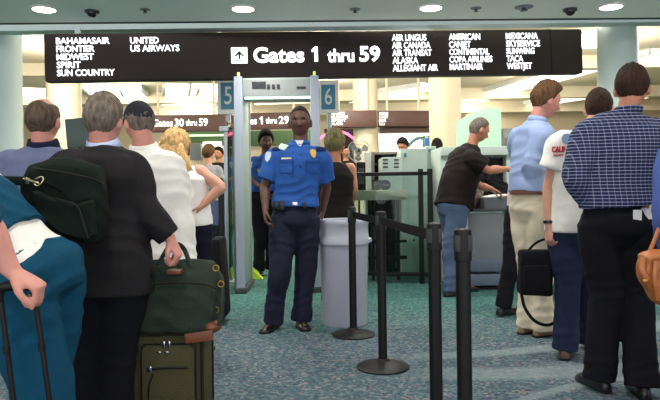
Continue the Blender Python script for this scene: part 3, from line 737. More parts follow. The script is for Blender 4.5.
# black framed glass barriers
def barrier(label, a, b, ztop, posts, twist=0):
    """a, b floor ends"""
    A = Vector(a); Bq = Vector(b); t = thing('glass_barrier', label, 'barrier', A)
    d = (Bq-A); L = d.length; d.normalize(); ang = math.atan2(d.y, d.x); R = Matrix.Rotation(ang, 3, 'Z')
    def bar(name, s0, s1, z0, z1, w=.045, m=M_BLACK):
        q = MB(); c = A+d*(s0+s1)/2; q.box((c.x, c.y, (z0+z1)/2), (abs(s1-s0), w, abs(z1-z0)), R, bevel=.006 if m is M_BLACK else 0); q.build(name, m, t, smooth=30)
    for s_ in posts: bar('post', s_-.022-twist, s_+.022+twist, 0, ztop+(.03 if twist else 0))
    bar('top_rail', 0, L, ztop-.045, ztop-.002)
    bar('bottom_rail', 0, L, .09, .13)
    for s0, s1 in zip(posts[:-1], posts[1:]): bar('pane', s0+.022, s1-.022, .13, ztop-.045, .010, M_GLASS2)
    return t
A = FL(340, 284); A.y = 7.5; Bq = FL(430, 284); Bq.y = 7.3
A = Vector((W(344, 280, 7.5).x, 7.5, 0)); Bq = Vector((W(433, 280, 7.35).x, 7.35, 0))
barrier('black framed glass barrier behind the waste bin', A, Bq, W(380, 172, 7.4).z, [0.02, (Bq-A).length-.125, (Bq-A).length-.02], .008)
A = Vector((W(120, 290, 6.9).x, 7.0, 0)); Bq = Vector((W(224, 290, 6.75).x, 6.75, 0))
barrier('black framed glass barrier behind the woman in white top', A, Bq, W(224, 178, 6.75).z, [0.02, (Bq-A).length-.02])
# retractable belt posts
def stanchion():
    t = thing('belt_post', '', 'stanchion')
    q = MB(); q.lathe((0, 0, 0), [(.163, 0), (.166, .008), (.160, .014), (.10, .03), (.045, .045), (.035, .06)], n=48); q.build('base', M_BLACK, t)
    q = MB(); q.lathe((0, 0, 0), [(.028, .03), (.028, .90), (.028, .905)], n=28); q.build('pole', M_BLACK, t)
    q = MB(); q.lathe((0, 0, 0), [(.031, .86), (.033, .862), (.033, .965), (.031, .975), (.022, .98), (0.001, .98)], n=28); hd = q.build('head', M_BLKPL, t)
    q = MB(); 
    for k in range(4):
        a = k*PI/2+.785; q.box((.031*math.cos(a), .031*math.sin(a), .925), (.011, .022, .06), Matrix.Rotation(a, 3, 'Z'), bevel=.003)
    q.build('belt_slot', M_DGREY, hd)
    return t
st0 = stanchion()
posts = [(353.5, 335, None, 'black belt post standing closest to the grey waste bin'), (383, 367.5, None, 'black belt post with its whole round base visible, in front of the bin'),
         (435, None, 2.78, 'black belt post holding the end of the belt'), (463.5, None, 2.40, 'black belt post nearest the camera, without belt')]
SP = []
for i, (px, py, Y, lab) in enumerate(posts):
    o = st0 if i == 0 else copy_tree(st0)
    if Y is None: P = FL(px, py)
    else: P = W(px, 300, Y); P.z = 0
    o.location = P; SP.append(P); tag(o, lab, 'stanchion', 'black belt posts')
def belt(a, b, label, sag=.006, z=.925, ztop=None):
    q = MB(); R = []; d = (b-a).normalized(); n = Vector((-d.y, d.x, 0))*.0025; A = a+d*.04; Bq = b-d*.04
    for i in range(13):
        t = i/12; p = A.lerp(Bq, t); zz = z-sag*4*t*(1-t)
        R.append([p+n+Vector((0, 0, zz+.024)), p+n+Vector((0, 0, zz-.024)), p-n+Vector((0, 0, zz-.024)), p-n+Vector((0, 0, zz+.024))])
    q.rings(R); tag(q.build('barrier_belt', cloth('black webbing', (18, 18, 20)), smooth=0), label, 'belt', 'black belts between posts')
belt(SP[0], SP[1], 'short black belt between the two posts by the bin')
belt(SP[1], SP[2], 'long black belt running towards the camera between posts')
# waste bin
P = FL(344, 333); P.y = 5.32; P.x = W(344, 260, P.y).x
bn = thing('waste_bin', 'tall pale grey round waste bin beside the officer', 'bin', P)
br = 25.3*P.y/F; k = br/.2
q = MB(); q.lathe(P, [(br*.86, 0), (br*.87, .01), (br*.965, .66), (br*.97, .70), (br*.93, .70), (br*.83, .03), (.001, .03)], n=56); q.build('barrel', mat('pale grey plastic', (166, 168, 182), .45, var=.03, vscale=5), bn)
H_ = W(344, 219, 5.32).z
q = MB(); q.lathe(P, [(br*.95, .665), (br*1.03, .668), (br*1.035, .70), (br*.99, .725), (br*.965, .76), (br*.97, H_-.045), (br*1.0, H_-.03), (br*1.0, H_-.008), (br*.97, H_), (br*.93, H_-.005), (br*.90, .68)], n=56); q.build('lid_ring', mat('pale grey plastic lid', (176, 178, 190), .4), bn)
q = MB()
for sx in (-1, 1): q.box((P.x+sx*br*1.03, P.y, .69), (.03, .10, .03), bevel=.008)
q.build('handle', mat('pale grey plastic lid', (0, 0, 0)), bn)
q = MB(); q.lathe(P, [(br*.90, .80), (br*.88, .72), (br*.6, .55)], n=40); q.build('liner', mat('clear liner', (190, 190, 198), .3), bn)
# ---- x-ray machines
XY = 8.0
x1 = thing('xray_scanner', 'pale mint baggage x-ray cabinet behind the glass barrier', 'x-ray machine', (W(440, 270, XY).x, XY, 0))
def bx(parent, name, px0, px1, pt_, pb, Y, dep, m, bevel=.012, toground=False):
    A = W(px0, pb, Y); Bq = W(px1, pt_, Y)
    q = MB(); q.span((A.x, Y, 0 if toground else A.z), (Bq.x, Y+dep, Bq.z), bevel=bevel); return q.build(name, m, parent, smooth=30)
bx(x1, 'cabinet', 402, 427, 148.5, 275, XY, 1.6, M_MINT, toground=True)
bx(x1, 'side_cabinet', 427, 436, 146, 275, XY+.25, 1.35, M_MINT, toground=True)
bx(x1, 'blue_label', 428.5, 435, 149, 152, XY+.235, .01, M_BLUE, 0)
bx(x1, 'blue_label', 404, 406.5, 153, 157, XY-.01, .01, M_BLUE, 0)
bx(x1, 'seam', 402, 427, 208.6, 209.2, XY-.004, .01, M_MINTD, 0)
q = MB(); P = W(414, 240, XY); q.cyl((P.x, XY-.02, P.z), (P.x, XY, P.z), .012); q.build('lock', M_DGREY, x1)
# control console
cs = thing('control_console', 'mint console box with vent slots on the x-ray bed', 'console', (W(392, 200, 7.9).x, 7.9, W(392, 197, 7.9).z))
bx(cs, 'housing', 382.5, 402, 157, 198, 7.8, .6, M_MINT)
for j in range(3):
    for px in (386, 397): bx(cs, 'vent_slot', px-3, px+2, 159+j*3.6, 160.6+j*3.6, 7.79, .02, M_DGREY, .002)
q = MB(); P = W(385.5, 185, 7.75); q.cyl((P.x, 7.75, P.z), (P.x, 7.80, P.z), .062, n=28); hub = q.build('dial', M_DGREY, cs)
q = MB(); q.box((P.x, 7.745, P.z), (.09, .01, .02)); q.build('dial_label', M_GREYP, hub)
mw = thing('monitor_cabinet', 'grey cabinet with a dark recessed opening beside the fan', 'cabinet', (W(383, 180, 8.5).x, 8.5, 0))
bx(mw, 'side_wall', 371, 374.5, 152, 260, 8.4, .5, mat('taupe enamel', (150, 142, 132), .5), toground=True)
bx(mw, 'top_panel', 371, 398, 151.5, 154.5, 8.4, .5, mat('taupe enamel', (0, 0, 0)))
bx(mw, 'back_panel', 372, 397, 152, 260, 8.8, .1, M_DARKSHOP, toground=True)
bx(mw, 'shelf', 374, 397, 163, 165, 8.42, .4, M_DGREY)
bx(mw, 'pale_side', 366, 371, 152, 260, 8.35, .5, M_WHITE, toground=True)
# roller conveyor bed
cv_ = thing('roller_conveyor', 'metal roller conveyor leading to the x-ray cabinet', 'conveyor', (W(385, 270, 7.8).x, 7.7, 0))
A0 = W(338, 185, 8.3); B0 = W(405, 202, 7.62); zt = (A0.z+B0.z)/2+.04; zt = W(372, 190, 7.9).z
LX0, LX1 = W(338, 190, 8.1).x, W(402, 190, 8.1).x
q = MB(); q.span((LX0, 7.62, zt-.12), (LX1, 7.66, zt), bevel=.006); q.span((LX0, 8.30, zt-.12), (LX1, 8.34, zt), bevel=.006); q.build('side_rail', mat('steel rail', (196, 188, 172), .5, .0), cv_)
n = 20
for i in range(n):
    x = LX0+.03+(LX1-LX0-.06)*i/(n-1); q = MB(); q.cyl((x, 7.66, zt-.04), (x, 8.30, zt-.04), .024, n=12); q.build('roller', mat('roller', (200, 194, 182), .4, .1), cv_)
for x in (LX0+.06, (LX0+LX1)/2, LX1-.1):
    for y in (7.68, 8.28): q = MB(); q.box((x, y, (zt-.1)/2), (.035, .035, zt-.1)); q.build('leg', M_BLACK, cv_, smooth=0)
q = MB(); q.span((LX0, 7.66, .25), (LX1, 7.69, .29)); q.span((LX0, 7.66, .45), (LX1, 7.69, .48)); q.build('cross_bar', M_BLACK, cv_, smooth=0)
cup = thing('small_tub', 'small grey tub on the conveyor under the console dial', 'tub', (W(378, 196, 7.7).x, 7.9, zt-.014))
q = MB(); P = cup.location; q.lathe((P.x, P.y, P.z), [(.045, 0), (.055, .12), (.05, .12), (.04, .01)], n=20); q.build('tub_body', M_GREYP, cup)
q = MB(); q.lathe((P.x, P.y, P.z), [(.058, .12), (.058, .135), (.001, .137)], n=20); q.build('tub_lid', M_DGREY, cup)
bk = thing('speaker_box', 'black upright box standing on the conveyor below the fan', 'box', (W(361, 188, 7.95).x, 8.0, zt-.014))
A = W(357, 190, 7.9); Bq = W(365.5, 162, 7.9)
q = MB(); q.span((A.x, 7.9, zt-.014), (Bq.x, 8.15, Bq.z), bevel=.01); q.build('case', M_BLKPL, bk); q = MB(); q.box(((A.x+Bq.x)/2, 7.895, (zt+Bq.z)/2), (.07, .01, .2)); q.build('grille', M_DGREY, bk)
# fan
P = W(358.800, 151, 8.9); fn = thing('electric_fan', 'round pedestal fan in front of the cream column', 'fan', (P.x, 9.0, 0)); fr = .155
q = MB(); q.cyl((P.x, 9.020, 0), (P.x, 9.020, P.z-fr*.4), .015); q.lathe((P.x, 9.020, 0), [(.18, 0), (.18, .02), (.03, .04)]); q.build('stand', M_DGREY, fn)
q = MB(); q.cyl((P.x, 8.920, P.z), (P.x, 9.060, P.z), .05, .035); q.build('motor', M_DGREY, fn)
q = MB()
for k_ in range(3):
    a = k_*2*PI/3+.4; q.prism([(P.x+r_*math.cos(a+w_), 8.900+.02*w_, P.z+r_*math.sin(a+w_)) for r_, w_ in [(.02, -.2), (.125, -.45), (.14, 0), (.125, .45), (.02, .2)]], (0, .006, 0))
q.build('blade', M_GREYP, fn)
q = MB()
def ringtube(q, c, r, rr, y): 
    q.tube([(c.x+r*math.cos(2*PI*i/36), y, c.z+r*math.sin(2*PI*i/36)) for i in range(36)], rr, n=6, seg=1, closed=True)
for r_, y in ((fr, 8.860), (fr, 8.920), (fr*.97, 8.840), (fr*.6, 8.825), (fr*.25, 8.820)): ringtube(q, P, r_, .0035, y)
for i in range(28):
    a = 2*PI*i/28; q.cyl((P.x+.02*math.cos(a), 8.820, P.z+.02*math.sin(a)), (P.x+fr*math.cos(a), 8.860, P.z+fr*math.sin(a)), .0018, n=5)
q.build('cage', M_SILVER, fn)
# small things on the scanner tops
def topthing(name, label, cat, px0, px1, pt_, pb, Y, dep, m):
    A = W(px0, pb, Y); Bq = W(px1, pt_, Y); t = thing(name, label, cat, ((A.x+Bq.x)/2, Y+dep/2, A.z))
    q = MB(); q.span((A.x, Y, A.z), (Bq.x, Y+dep, Bq.z), bevel=.015); q.build('body', m, t); return t, A, Bq
t, A, Bq = topthing('bottle', 'blue capped bottle on top of the mint x-ray cabinet', 'bottle', 425, 429.5, 138, 146, 8.8, .08, mat('blue plastic', (60, 120, 200), .3))
q = MB(); q.cyl(((A.x+Bq.x)/2, 8.84, Bq.z), ((A.x+Bq.x)/2, 8.84, Bq.z+.03), .018); q.build('cap', M_WHITE, t)
# second x-ray lane at the right
RY = 7.35
x2 = thing('xray_scanner', 'pale mint x-ray machine with black tunnel mouth behind the black t-shirt man', 'x-ray machine', (W(500, 270, RY).x, RY, 0))
bx(x2, 'hood', 441, 560, 145, 156, RY+.1, .9, M_MINT, .02)
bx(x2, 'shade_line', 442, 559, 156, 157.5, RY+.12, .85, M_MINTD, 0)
bx(x2, 'tunnel_back', 444, 556, 156, 205, RY+.75, .1, M_DARKSHOP, 0)
bx(x2, 'side_wall', 508, 560, 150, 290, RY+.15, .8, M_MINT, toground=True)
bx(x2, 'side_wall', 442, 449, 150, 290, RY+.15, .8, M_MINT, toground=True)
for i in range(9):
    x = W(449+i*6.6, 170, RY+.3).x; q = MB(); z0 = W(450, 181, RY+.3).z; z1 = W(450, 157, RY+.3).z; q.box((x, RY+.3, (z0+z1)/2), (.068, .006, z1-z0)); q.build('curtain_strip', M_BLKPL, x2, smooth=0)
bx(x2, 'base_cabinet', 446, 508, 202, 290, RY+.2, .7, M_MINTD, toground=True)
tb_ = thing('inspection_table', 'grey panelled table with trays in front of the black t-shirt man', 'table', (W(490, 280, 6.86).x, 6.86, 0))
bx(tb_, 'front_panel', 468, 506, 213, 262, 6.88, .04, M_GREYP, .008)
bx(tb_, 'lower_drawer', 469, 505, 258, 272, 6.86, .3, mat('blue grey plastic', (92, 104, 120), .5), .01)
bx(tb_, 'lower_drawer', 469, 505, 274, 286, 6.86, .3, mat('blue grey plastic', (0, 0, 0)), .01)
bx(tb_, 'top_panel', 466, 512, 208.5, 212, 6.84, .5, M_DGREY, .006)
for px in (468, 506): bx(tb_, 'leg', px-1.2, px+1.2, 210, 290, 6.88, .05, M_SILVER, .004, toground=True)
bx(tb_, 'plinth', 469, 505, 287, 292, 6.9, .3, M_BLACK, .006, toground=True)
def tray(name, label, c, d, m, rot=0):
    t = thing(name, label, 'tray', c); q = MB(); x, y, z = d; R = Matrix.Rotation(rot, 3, 'Z'); C_ = Vector(c)
    prof = [(-.5, 0), (-.5, 1)]
    def r4(s_, z_): return [C_+R @ Vector((a*x*s_/2, b*y*s_/2, z_)) for a, b in ((-1, -1), (1, -1), (1, 1), (-1, 1))]
    q.rings([r4(.86, 0), r4(1, z), r4(1.05, z), r4(1.05, z-.012), r4(1.02, z-.012), r4(1.02, z), r4(.97, z), r4(.84, .008)]); q.build('shell', m, t, smooth=20); return t
P = W(490, 208.5, 6.9)
tr1 = tray('grey_tray', 'grey plastic tray on the inspection table holding papers', (W(494, 200, 7.0).x, 7.02, P.z), (.34, .34, .12), M_GREYP, .1)
c_ = Vector((W(495, 200, 7.0).x, 7.02, P.z+.12))
q = MB(); q.box(c_+Vector((0, 0, .012)), (.28, .30, .012), Matrix.Rotation(.25, 3, 'Z') @ Matrix.Rotation(-.1, 3, 'Y')); tag(q.build('paper_stack', M_WHITE, smooth=0, origin=c_), 'white papers lying across the grey tray', 'papers')
jk = MB(); c2_ = Vector((W(500, 193, 7.2).x, 7.32, P.z)); jk.ball(c2_+Vector((0, 0, .16)), (.16, .16, .15)); jk.ball(c2_+Vector((.12, -.05, .12)), (.13, .12, .12)); jk.ball(c2_+Vector((-.02, .05, .26)), (.1, .1, .07))
me = skin_mesh(jk, .012, 2, c2_, fold=.014, seed=2, fdir=(22, 22, 22)); o = link('folded_jacket', me, cloth('black nylon', (20, 20, 23)), None, 180, c2_); tag(o, 'crumpled black jacket heaped behind the grey tray', 'jacket')
bgx = MB(); c3 = Vector((W(472, 205, 7.0).x, 7.08, P.z)); bgx.ball(c3+Vector((0, 0, .13)), (.13, .13, .14)); bgx.ball(c3+Vector((.05, 0, .2)), (.09, .09, .10))
me = skin_mesh(bgx, .012, 2, c3, fold=.01, seed=4, fdir=(20, 20, 20)); tag(link('tan_bag', me, cloth('taupe canvas', (120, 112, 104)), None, 180, c3), 'slumped taupe bag on the inspection table', 'bag')
# counter behind the queue at right
ct = thing('inspection_counter', 'pale green counter seen between the legs of the checked shirt man', 'counter', (W(630, 300, 6.2).x, 6.2, 0))
bx(ct, 'front_panel', 575, 700, 225, 300, 6.2, .5, M_MINTD, .01, toground=True); bx(ct, 'worktop', 572, 705, 221, 226, 6.15, .6, M_GREYP, .01)
bx(ct, 'kick_strip', 576, 700, 306, 318, 6.17, .03, M_DGREY, .004)
t, A, Bq = topthing('small_printer', 'dark printer on top of the mint x-ray machine', 'printer', 508, 522, 137, 145, RY+.3, .3, M_DGREY)
q = MB(); q.box(((A.x+Bq.x)/2, RY+.28, Bq.z-.03), (.12, .03, .02)); q.build('paper_slot', M_BLUE, t)
P = W(253, 274, 7.9); P.z = 0
q = MB(); q.prism([(P.x-.05, P.y, 0), (P.x+.12, P.y, 0), (P.x-.04, P.y, .14)], (0, .22, 0)); tag(q.build('floor_wedge', mat('lime plastic', (190, 220, 50), .5), smooth=0, origin=P), 'small lime green wedge on the floor inside the detector arch', 'wedge')
P = W(214, 210, 8.6); P.z = 0; chx = thing('plastic_chair', 'blue plastic chair behind the glass left of the detector', 'chair', P); MBL = mat('blue chair plastic', (44, 66, 140), .45)
q = MB(); q.box((P.x, P.y, .45), (.42, .42, .03), bevel=.012); q.build('seat', MBL, chx)
q = MB(); q.rings([[Vector((P.x+.21*math.sin(a), P.y+.22-.05*math.cos(a*1.2)+dy, z)) for a in [-1+2*i/8 for i in range(9)] for dy in (0,)]+[Vector((P.x+.21*math.sin(a), P.y+.245-.05*math.cos(a*1.2), z)) for a in [1-2*i/8 for i in range(9)]] for z in (.62, .66, .92, .96)]); q.build('backrest', MBL, chx)
for sx in (-1, 1):
    for sy in (-1, 1): q = MB(); q.cyl((P.x+sx*.2, P.y+sy*.2, 0), (P.x+sx*.18, P.y+sy*.18, .45 if sy < 0 else .70), .012, n=8); q.build('leg', CHROME, chx)
# ------------------------------------------------------------------ luggage
M_OLIVE = cloth('olive ballistic cloth', (74, 70, 48), bump=.4, bscale=220); M_OLIVE2 = cloth('darker olive piping', (38, 37, 28)); M_BRLEA = mat('brown leather', (112, 62, 36), .45, bump=.2, bscale=60, var=.15, vscale=20)
M_GCANV = cloth('dark green canvas', (44, 54, 46), bump=.3, bscale=180, var=.1); M_GBLACK = cloth('black green nylon', (22, 30, 26), bump=.3, bscale=160, var=.1)
sY = 2.9; s_ = sY/F
cx = W(165.5, 380, sY).x; szt = W(168, 334, sY).z
hwd = 37.2*s_
su = thing('suitcase', 'upright olive suitcase with black piping at front of queue', 'suitcase', (cx, sY+.13, 0))
q = MB(); q.box((cx, sY+.14, szt/2+.03), (hwd*2, .26, szt-.06), bevel=.045); q.build('shell', M_OLIVE, su)
q = MB(); 
def rrect(cx_, cz, w_, h_, r, y, n=6):
    P_ = []
    for (sx, sz, a0) in ((1, 1, 0), (-1, 1, PI/2), (-1, -1, PI), (1, -1, 1.5*PI)):
        for i in range(n+1):
            a = a0+PI/2*i/n; P_.append(Vector((cx_+sx*(w_/2-r)+r*math.cos(a), y, cz+sz*(h_/2-r)+r*math.sin(a))))
    return P_
for yy in (sY+.015, sY+.262):
    q = MB(); q.tube(rrect(cx, szt/2+.03, hwd*2-.01, szt-.07, .045, yy), .008, n=8, seg=1, closed=True); q.build('piping', M_OLIVE2, su)
q = MB(); q.box((cx+.015, sY+.005, szt/2+.02), (hwd*1.45, .03, szt-.13), bevel=.012); pk = q.build('front_pocket', M_OLIVE, su)
q = MB(); q.tube(rrect(cx+.015, szt/2+.02, hwd*1.45, szt-.13, .03, sY-.008), .004, n=6, seg=1, closed=True); q.tube([(cx-.06, sY-.012, szt-.155), (cx+.0, sY-.012, szt-.15), (cx+.10, sY-.012, szt-.15)], .006, n=6); q.tube([(cx-.055, sY-.012, szt-.18), (cx-.075, sY-.012, szt-.25), (cx-.07, sY-.012, .1)], .004, n=6); q.build('zip', M_BLACK, pk)
q = MB()
for dx in (-.012, .012): q = MB(); q.box((cx+.01+dx, sY-.012, szt-.045), (.012, .008, .03), bevel=.002); q.build('zip_pull', CHROME, pk)
for dx in (-.025, .01): q = MB(); q.box((cx+dx, sY-.012, szt-.08), (.02, .006, .008), bevel=.002); q.build('zip_pull', CHROME, pk)
q = MB(); q.box((cx-.068, sY-.014, szt-.155), (.022, .01, .028), bevel=.003); q.build('zip_pull', CHROME, pk)
q = MB(); q.tube([(cx-.05, sY+.12, szt-.01), (cx-.04, sY+.12, szt+.02), (cx+.04, sY+.12, szt+.02), (cx+.05, sY+.12, szt-.01)], (.010), n=8); q.build('carry_handle', M_BLACK, su)
for sx in (-1, 1):
    q = MB(); q.cyl((cx+sx*(hwd-.03)-.012, sY+.24, .03), (cx+sx*(hwd-.03)+.012, sY+.24, .03), .03); q.build('wheel', M_BLACK, su)
    q = MB(); q.box((cx+sx*(hwd-.03), sY+.05, .02), (.03, .03, .04)); q.build('foot', M_BLACK, su)
# green duffel over the suitcase
dfc = Vector((W(175, 300, sY).x, sY+.12, szt+.003)); 
t_ = thing('duffel_bag', 'dark green canvas duffel with leather corners on the olive suitcase', 'bag', dfc)
hD = W(177, 263, sY).z-szt; wD = 44*s_
q = MB(); R = []
for (z, wx, dy) in [(0, .95, .12), (.01, 1.0, .14), (.25, 1.03, .15), (.55, 1.0, .145), (.8, .92, .11), (.95, .84, .06), (1.0, .80, .03)]:
    R.append([Vector((dfc.x+wD*wx*math.copysign(abs(math.cos(2*PI*j/40))**.45, math.cos(2*PI*j/40))+(.015*(1-z)*-1), dfc.y+dy*math.copysign(abs(math.sin(2*PI*j/40))**.6, math.sin(2*PI*j/40)), szt+.003+z*hD)) for j in range(40)])
q.rings(R); me = skin_mesh(q, .009, 3, dfc, fold=.006, seed=3, fdir=(13, 13, 11)); link('bag_body', me, M_GCANV, t_, 180)
def onface(px, py, off=-.03): return W(px, py, sY+off)
q = MB(); q.tube([onface(137, 288, -.035), onface(150, 284, -.04), onface(176, 283, -.045), onface(205, 284, -.04), onface(216, 288, -.03)], (.009, .005), n=8); q.build('flap_seam', M_OLIVE2, t_)
for (px, py) in ((138, 325), (212, 326)):
    q = MB(); q.ball(onface(px, py, .03), (.045, .05, .03), n=10); q.build('leather_corner', M_BRLEA, t_, smooth=180)
q = MB(); q.box(onface(176, 271, .03), (.065, .10, .02), bevel=.006); q.build('leather_patch', M_BRLEA, t_)
for dy in (-.07, .08):
    q = MB(); q.tube([W(152, 285, sY+.12+dy), W(157, 268, sY+.12+dy), W(168, 248, sY+.12), W(176, 244, sY+.1), W(184, 249, sY+.12), W(192, 268, sY+.12+dy), W(205, 285, sY+.12+dy)], (.011, .005), n=8, seg=5); q.build('carry_strap', M_GCANV, t_, smooth=180)
q = MB(); q.tube([W(216, 268, sY+.12), W(222, 280, sY+.06), W(222, 300, sY+.0), W(219, 325, sY-.02)], (.010, .005), n=8, seg=5); q.build('side_strap', M_GCANV, t_, smooth=180)
for (px, py) in ((216, 268), (221, 284), (216, 310)): q = MB(); q.tube([W(px+3*math.cos(a), py+3*math.sin(a), sY+.03) for a in [i*PI/5 for i in range(10)]], .003, n=6, seg=1, closed=True); q.build('ring', mat('brass', (170, 130, 60), .3, 1.0), t_)
q = MB(); q.box(W(199, 337, sY-.035), (.125, .006, .045), Matrix.Rotation(-.12, 3, 'Y'), bevel=.002); q.build('luggage_tag', M_BRLEA, t_)
# black shoulder bag on the suit man's back
bY = 2.66
bc = W(72, 200, bY); t_ = thing('shoulder_bag', 'black green shoulder bag slung against the dark suit back', 'bag', bc)
q = MB(); o1 = [W(px, py, bY-.06) for px, py in [(28, 165), (58, 156), (91, 163), (99, 172), (104, 206), (102, 232), (94, 245), (62, 238), (34, 220), (20, 203), (21, 180)]]
Q1, _ = catmull(o1+[o1[0]], 3); Q1 = Q1[:-1]; cc = sum(Q1, Vector())/len(Q1)
R = []
for dy, sc_ in [(0, .55), (.005, .82), (.03, .96), (.08, 1.0), (.12, .98), (.15, .88), (.155, .5)]: R.append([Vector((cc.x+(p.x-cc.x)*sc_, bY-.10+dy, cc.z+(p.z-cc.z)*sc_)) for p in Q1])
q.rings(R); me = skin_mesh(q, .008, 2, bc, fold=.005, seed=5, fdir=(12, 12, 14)); link('bag_body', me, M_GBLACK, t_, 180)
q = MB(); fpts = [W(px, py, bY-.11) for px, py in [(33, 190), (58, 200), (78, 205), (93, 200), (96, 235), (88, 241), (62, 233), (38, 215)]]; c0 = sum(fpts, Vector())/8
q.rings([[c0+(p-c0)*.97+Vector((0, -.025, 0)) for p in fpts], [p+Vector((0, -.012, 0)) for p in fpts], [p+Vector((0, .03, 0)) for p in fpts]]); me = skin_mesh(q, .007, 3, bc, fold=.003, seed=2); link('front_pocket', me, M_GBLACK, t_, 180)
q = MB(); q.tube([W(34, 168, bY-.09), W(60, 172, bY-.125), W(90, 178, bY-.12), W(103, 184, bY-.07)], (.004, .004), n=6); q.tube([W(56, 199, bY-.14), W(76, 205, bY-.143), W(82, 218, bY-.143), W(88, 238, bY-.14)], .0045, n=6); q.build('zip', M_BLACK, t_)
q = MB(); q.tube([W(-60, 178, bY-.15), W(-20, 180, bY-.15), W(0, 180.5, bY-.14), (W(24, 181, bY-.13))], (.018, .004), ref=(0, 0, 1), n=10); sb = q.build('strap', M_GBLACK, t_, smooth=180)
q = MB(); q.tube([W(24, 179, bY-.14), W(31, 181, bY-.15), W(38, 183, bY-.15)], .006, n=8); q.tube([W(36, 179, bY-.15), W(42, 177, bY-.15), W(43, 181, bY-.15), W(38, 186, bY-.15), W(34, 184, bY-.15)], .004, n=8); q.box(W(28, 181, bY-.145), (.015, .01, .025), bevel=.003); q.build('clasp', mat('pale gold metal', (200, 190, 150), .25, 1.0), sb)
q = MB(); q.tube([W(42, 182, bY-.14), W(60, 190, bY-.10), W(68, 200, bY-.1)], (.010, .004), n=8); q.build('tab', M_GBLACK, t_)
# trolley handle case of the stooping person
hY = 2.03
p1 = W(8, 292, hY); p2 = W(35, 290, hY); zt_ = .46; xa = W(19, 400, hY).x; xb = W(52, 400, hY).x
t_ = thing('rolling_suitcase', 'black rolling suitcase pulled by its long double handle, lower left', 'suitcase', ((xa+xb)/2, hY+.15, 0))
q = MB(); q.box(((xa+xb)/2-.1, hY-.02, .23), (.32, .20, .38), bevel=.03); q.build('shell', cloth('black case cloth', (22, 22, 24)), t_)
for a, x in ((W(1, 300, hY), xa-.01), (W(35, 296, hY), xb+.0)):
    q = MB(); q.cyl(a, (x+(x-a.x)*.1, hY, .38), .0085, n=12); pl = q.build('handle_pole', M_BLACK, t_)
    q = MB(); m_ = a.lerp(Vector((x, hY, .38)), .38); q.cyl(m_+Vector((0, 0, .012)), m_-Vector((0, 0, .012)), .0115, n=12); q.build('collar', M_BLKPL, pl)
q = MB(); q.tube([W(0, 300, hY), W(0, 289, hY), W(12, 286, hY), W(30, 286, hY), W(35.5, 290, hY), W(35, 300, hY)], [(.012, .012), (.016, .016), (.017, .017), (.017, .017), (.016, .016), (.011, .011)], n=12, seg=5); q.build('grip', M_BLKPL, t_, smooth=180)
for x in (xa-.05, xb+.05): q = MB(); q.cyl((x-.115, hY+.05, .03), (x-.085, hY+.05, .03), .03); q.build('wheel', M_BLACK, t_)
# upright black case behind the woman
uY = 5.3; A = W(197, 296, uY); Bq = W(222, 238, uY)
t_ = thing('black_suitcase', 'upright black suitcase behind the woman in dark trousers', 'suitcase', ((A.x+Bq.x)/2, uY+.1, 0))
zz = FL(210, 300).z; q = MB(); q.box(((A.x+Bq.x)/2, uY+.12, Bq.z/2+.02), (.23, .36, Bq.z-.05), Matrix.Rotation(-.05, 3, 'Y'), bevel=.04); q.build('shell', cloth('black case cloth', (0, 0, 0)), t_)
for sx in (-1, 1): q = MB(); q.cyl(((A.x+Bq.x)/2+sx*.08-.012, uY+.0, .03), ((A.x+Bq.x)/2+sx*.08+.012, uY+.0, .03), .03); q.build('wheel', M_BLACK, t_)
q = MB(); q.box(W(208, 246, uY-.07), (.03, .01, .05), bevel=.003); q.build('tag', M_BRLEA, t_)
q = MB(); q.tube([W(206, 240, uY+.06), W(206, 232, uY+.06), W(214, 232, uY+.06), W(214, 240, uY+.06)], .008, n=8); q.build('carry_handle', M_BLACK, t_)
# bag in the hand of the white t-shirt person
wY = 4.2
c_ = W(536, 270, wY+.05); t_ = thing('laptop_bag', 'black laptop bag hanging from the hand of the white shirted man', 'bag', c_)
q = MB(); A = W(521, 297, wY); Bq = W(554, 250, wY); q.box((A+Bq)/2+Vector((0, .05, 0)), (abs(Bq.x-A.x), .12, abs(Bq.z-A.z)), Matrix.Rotation(.04, 3, 'Y'), bevel=.03); me = skin_mesh(q, .008, 3, c_, fold=.004, seed=1); link('bag_body', me, cloth('black nylon', (20, 20, 23)), t_, 180)
q = MB(); q.box((A+Bq)/2+Vector((-.01, -.015, -.03)), (.17, .03, .17), bevel=.012); q.build('front_pocket', cloth('black nylon', (0, 0, 0)), t_)
q = MB(); q.tube([W(527, 252, wY+.05), W(536, 243, wY+.02), W(547, 239, wY), W(551, 244, wY+.02), W(552, 252, wY+.05)], (.010, .005), n=8, seg=5); q.build('carry_handle', cloth('black webbing', (0, 0, 0)), t_, smooth=180)
q = MB(); q.tube([W(521, 292, wY+.04), W(525, 308, wY+.0), W(535, 321, wY-.01), W(548, 325, wY), W(556, 318, wY+.05), W(555, 292, wY+.08)], (.011, .004), n=8, seg=6); q.build('shoulder_strap', cloth('black webbing', (0, 0, 0)), t_, smooth=180)
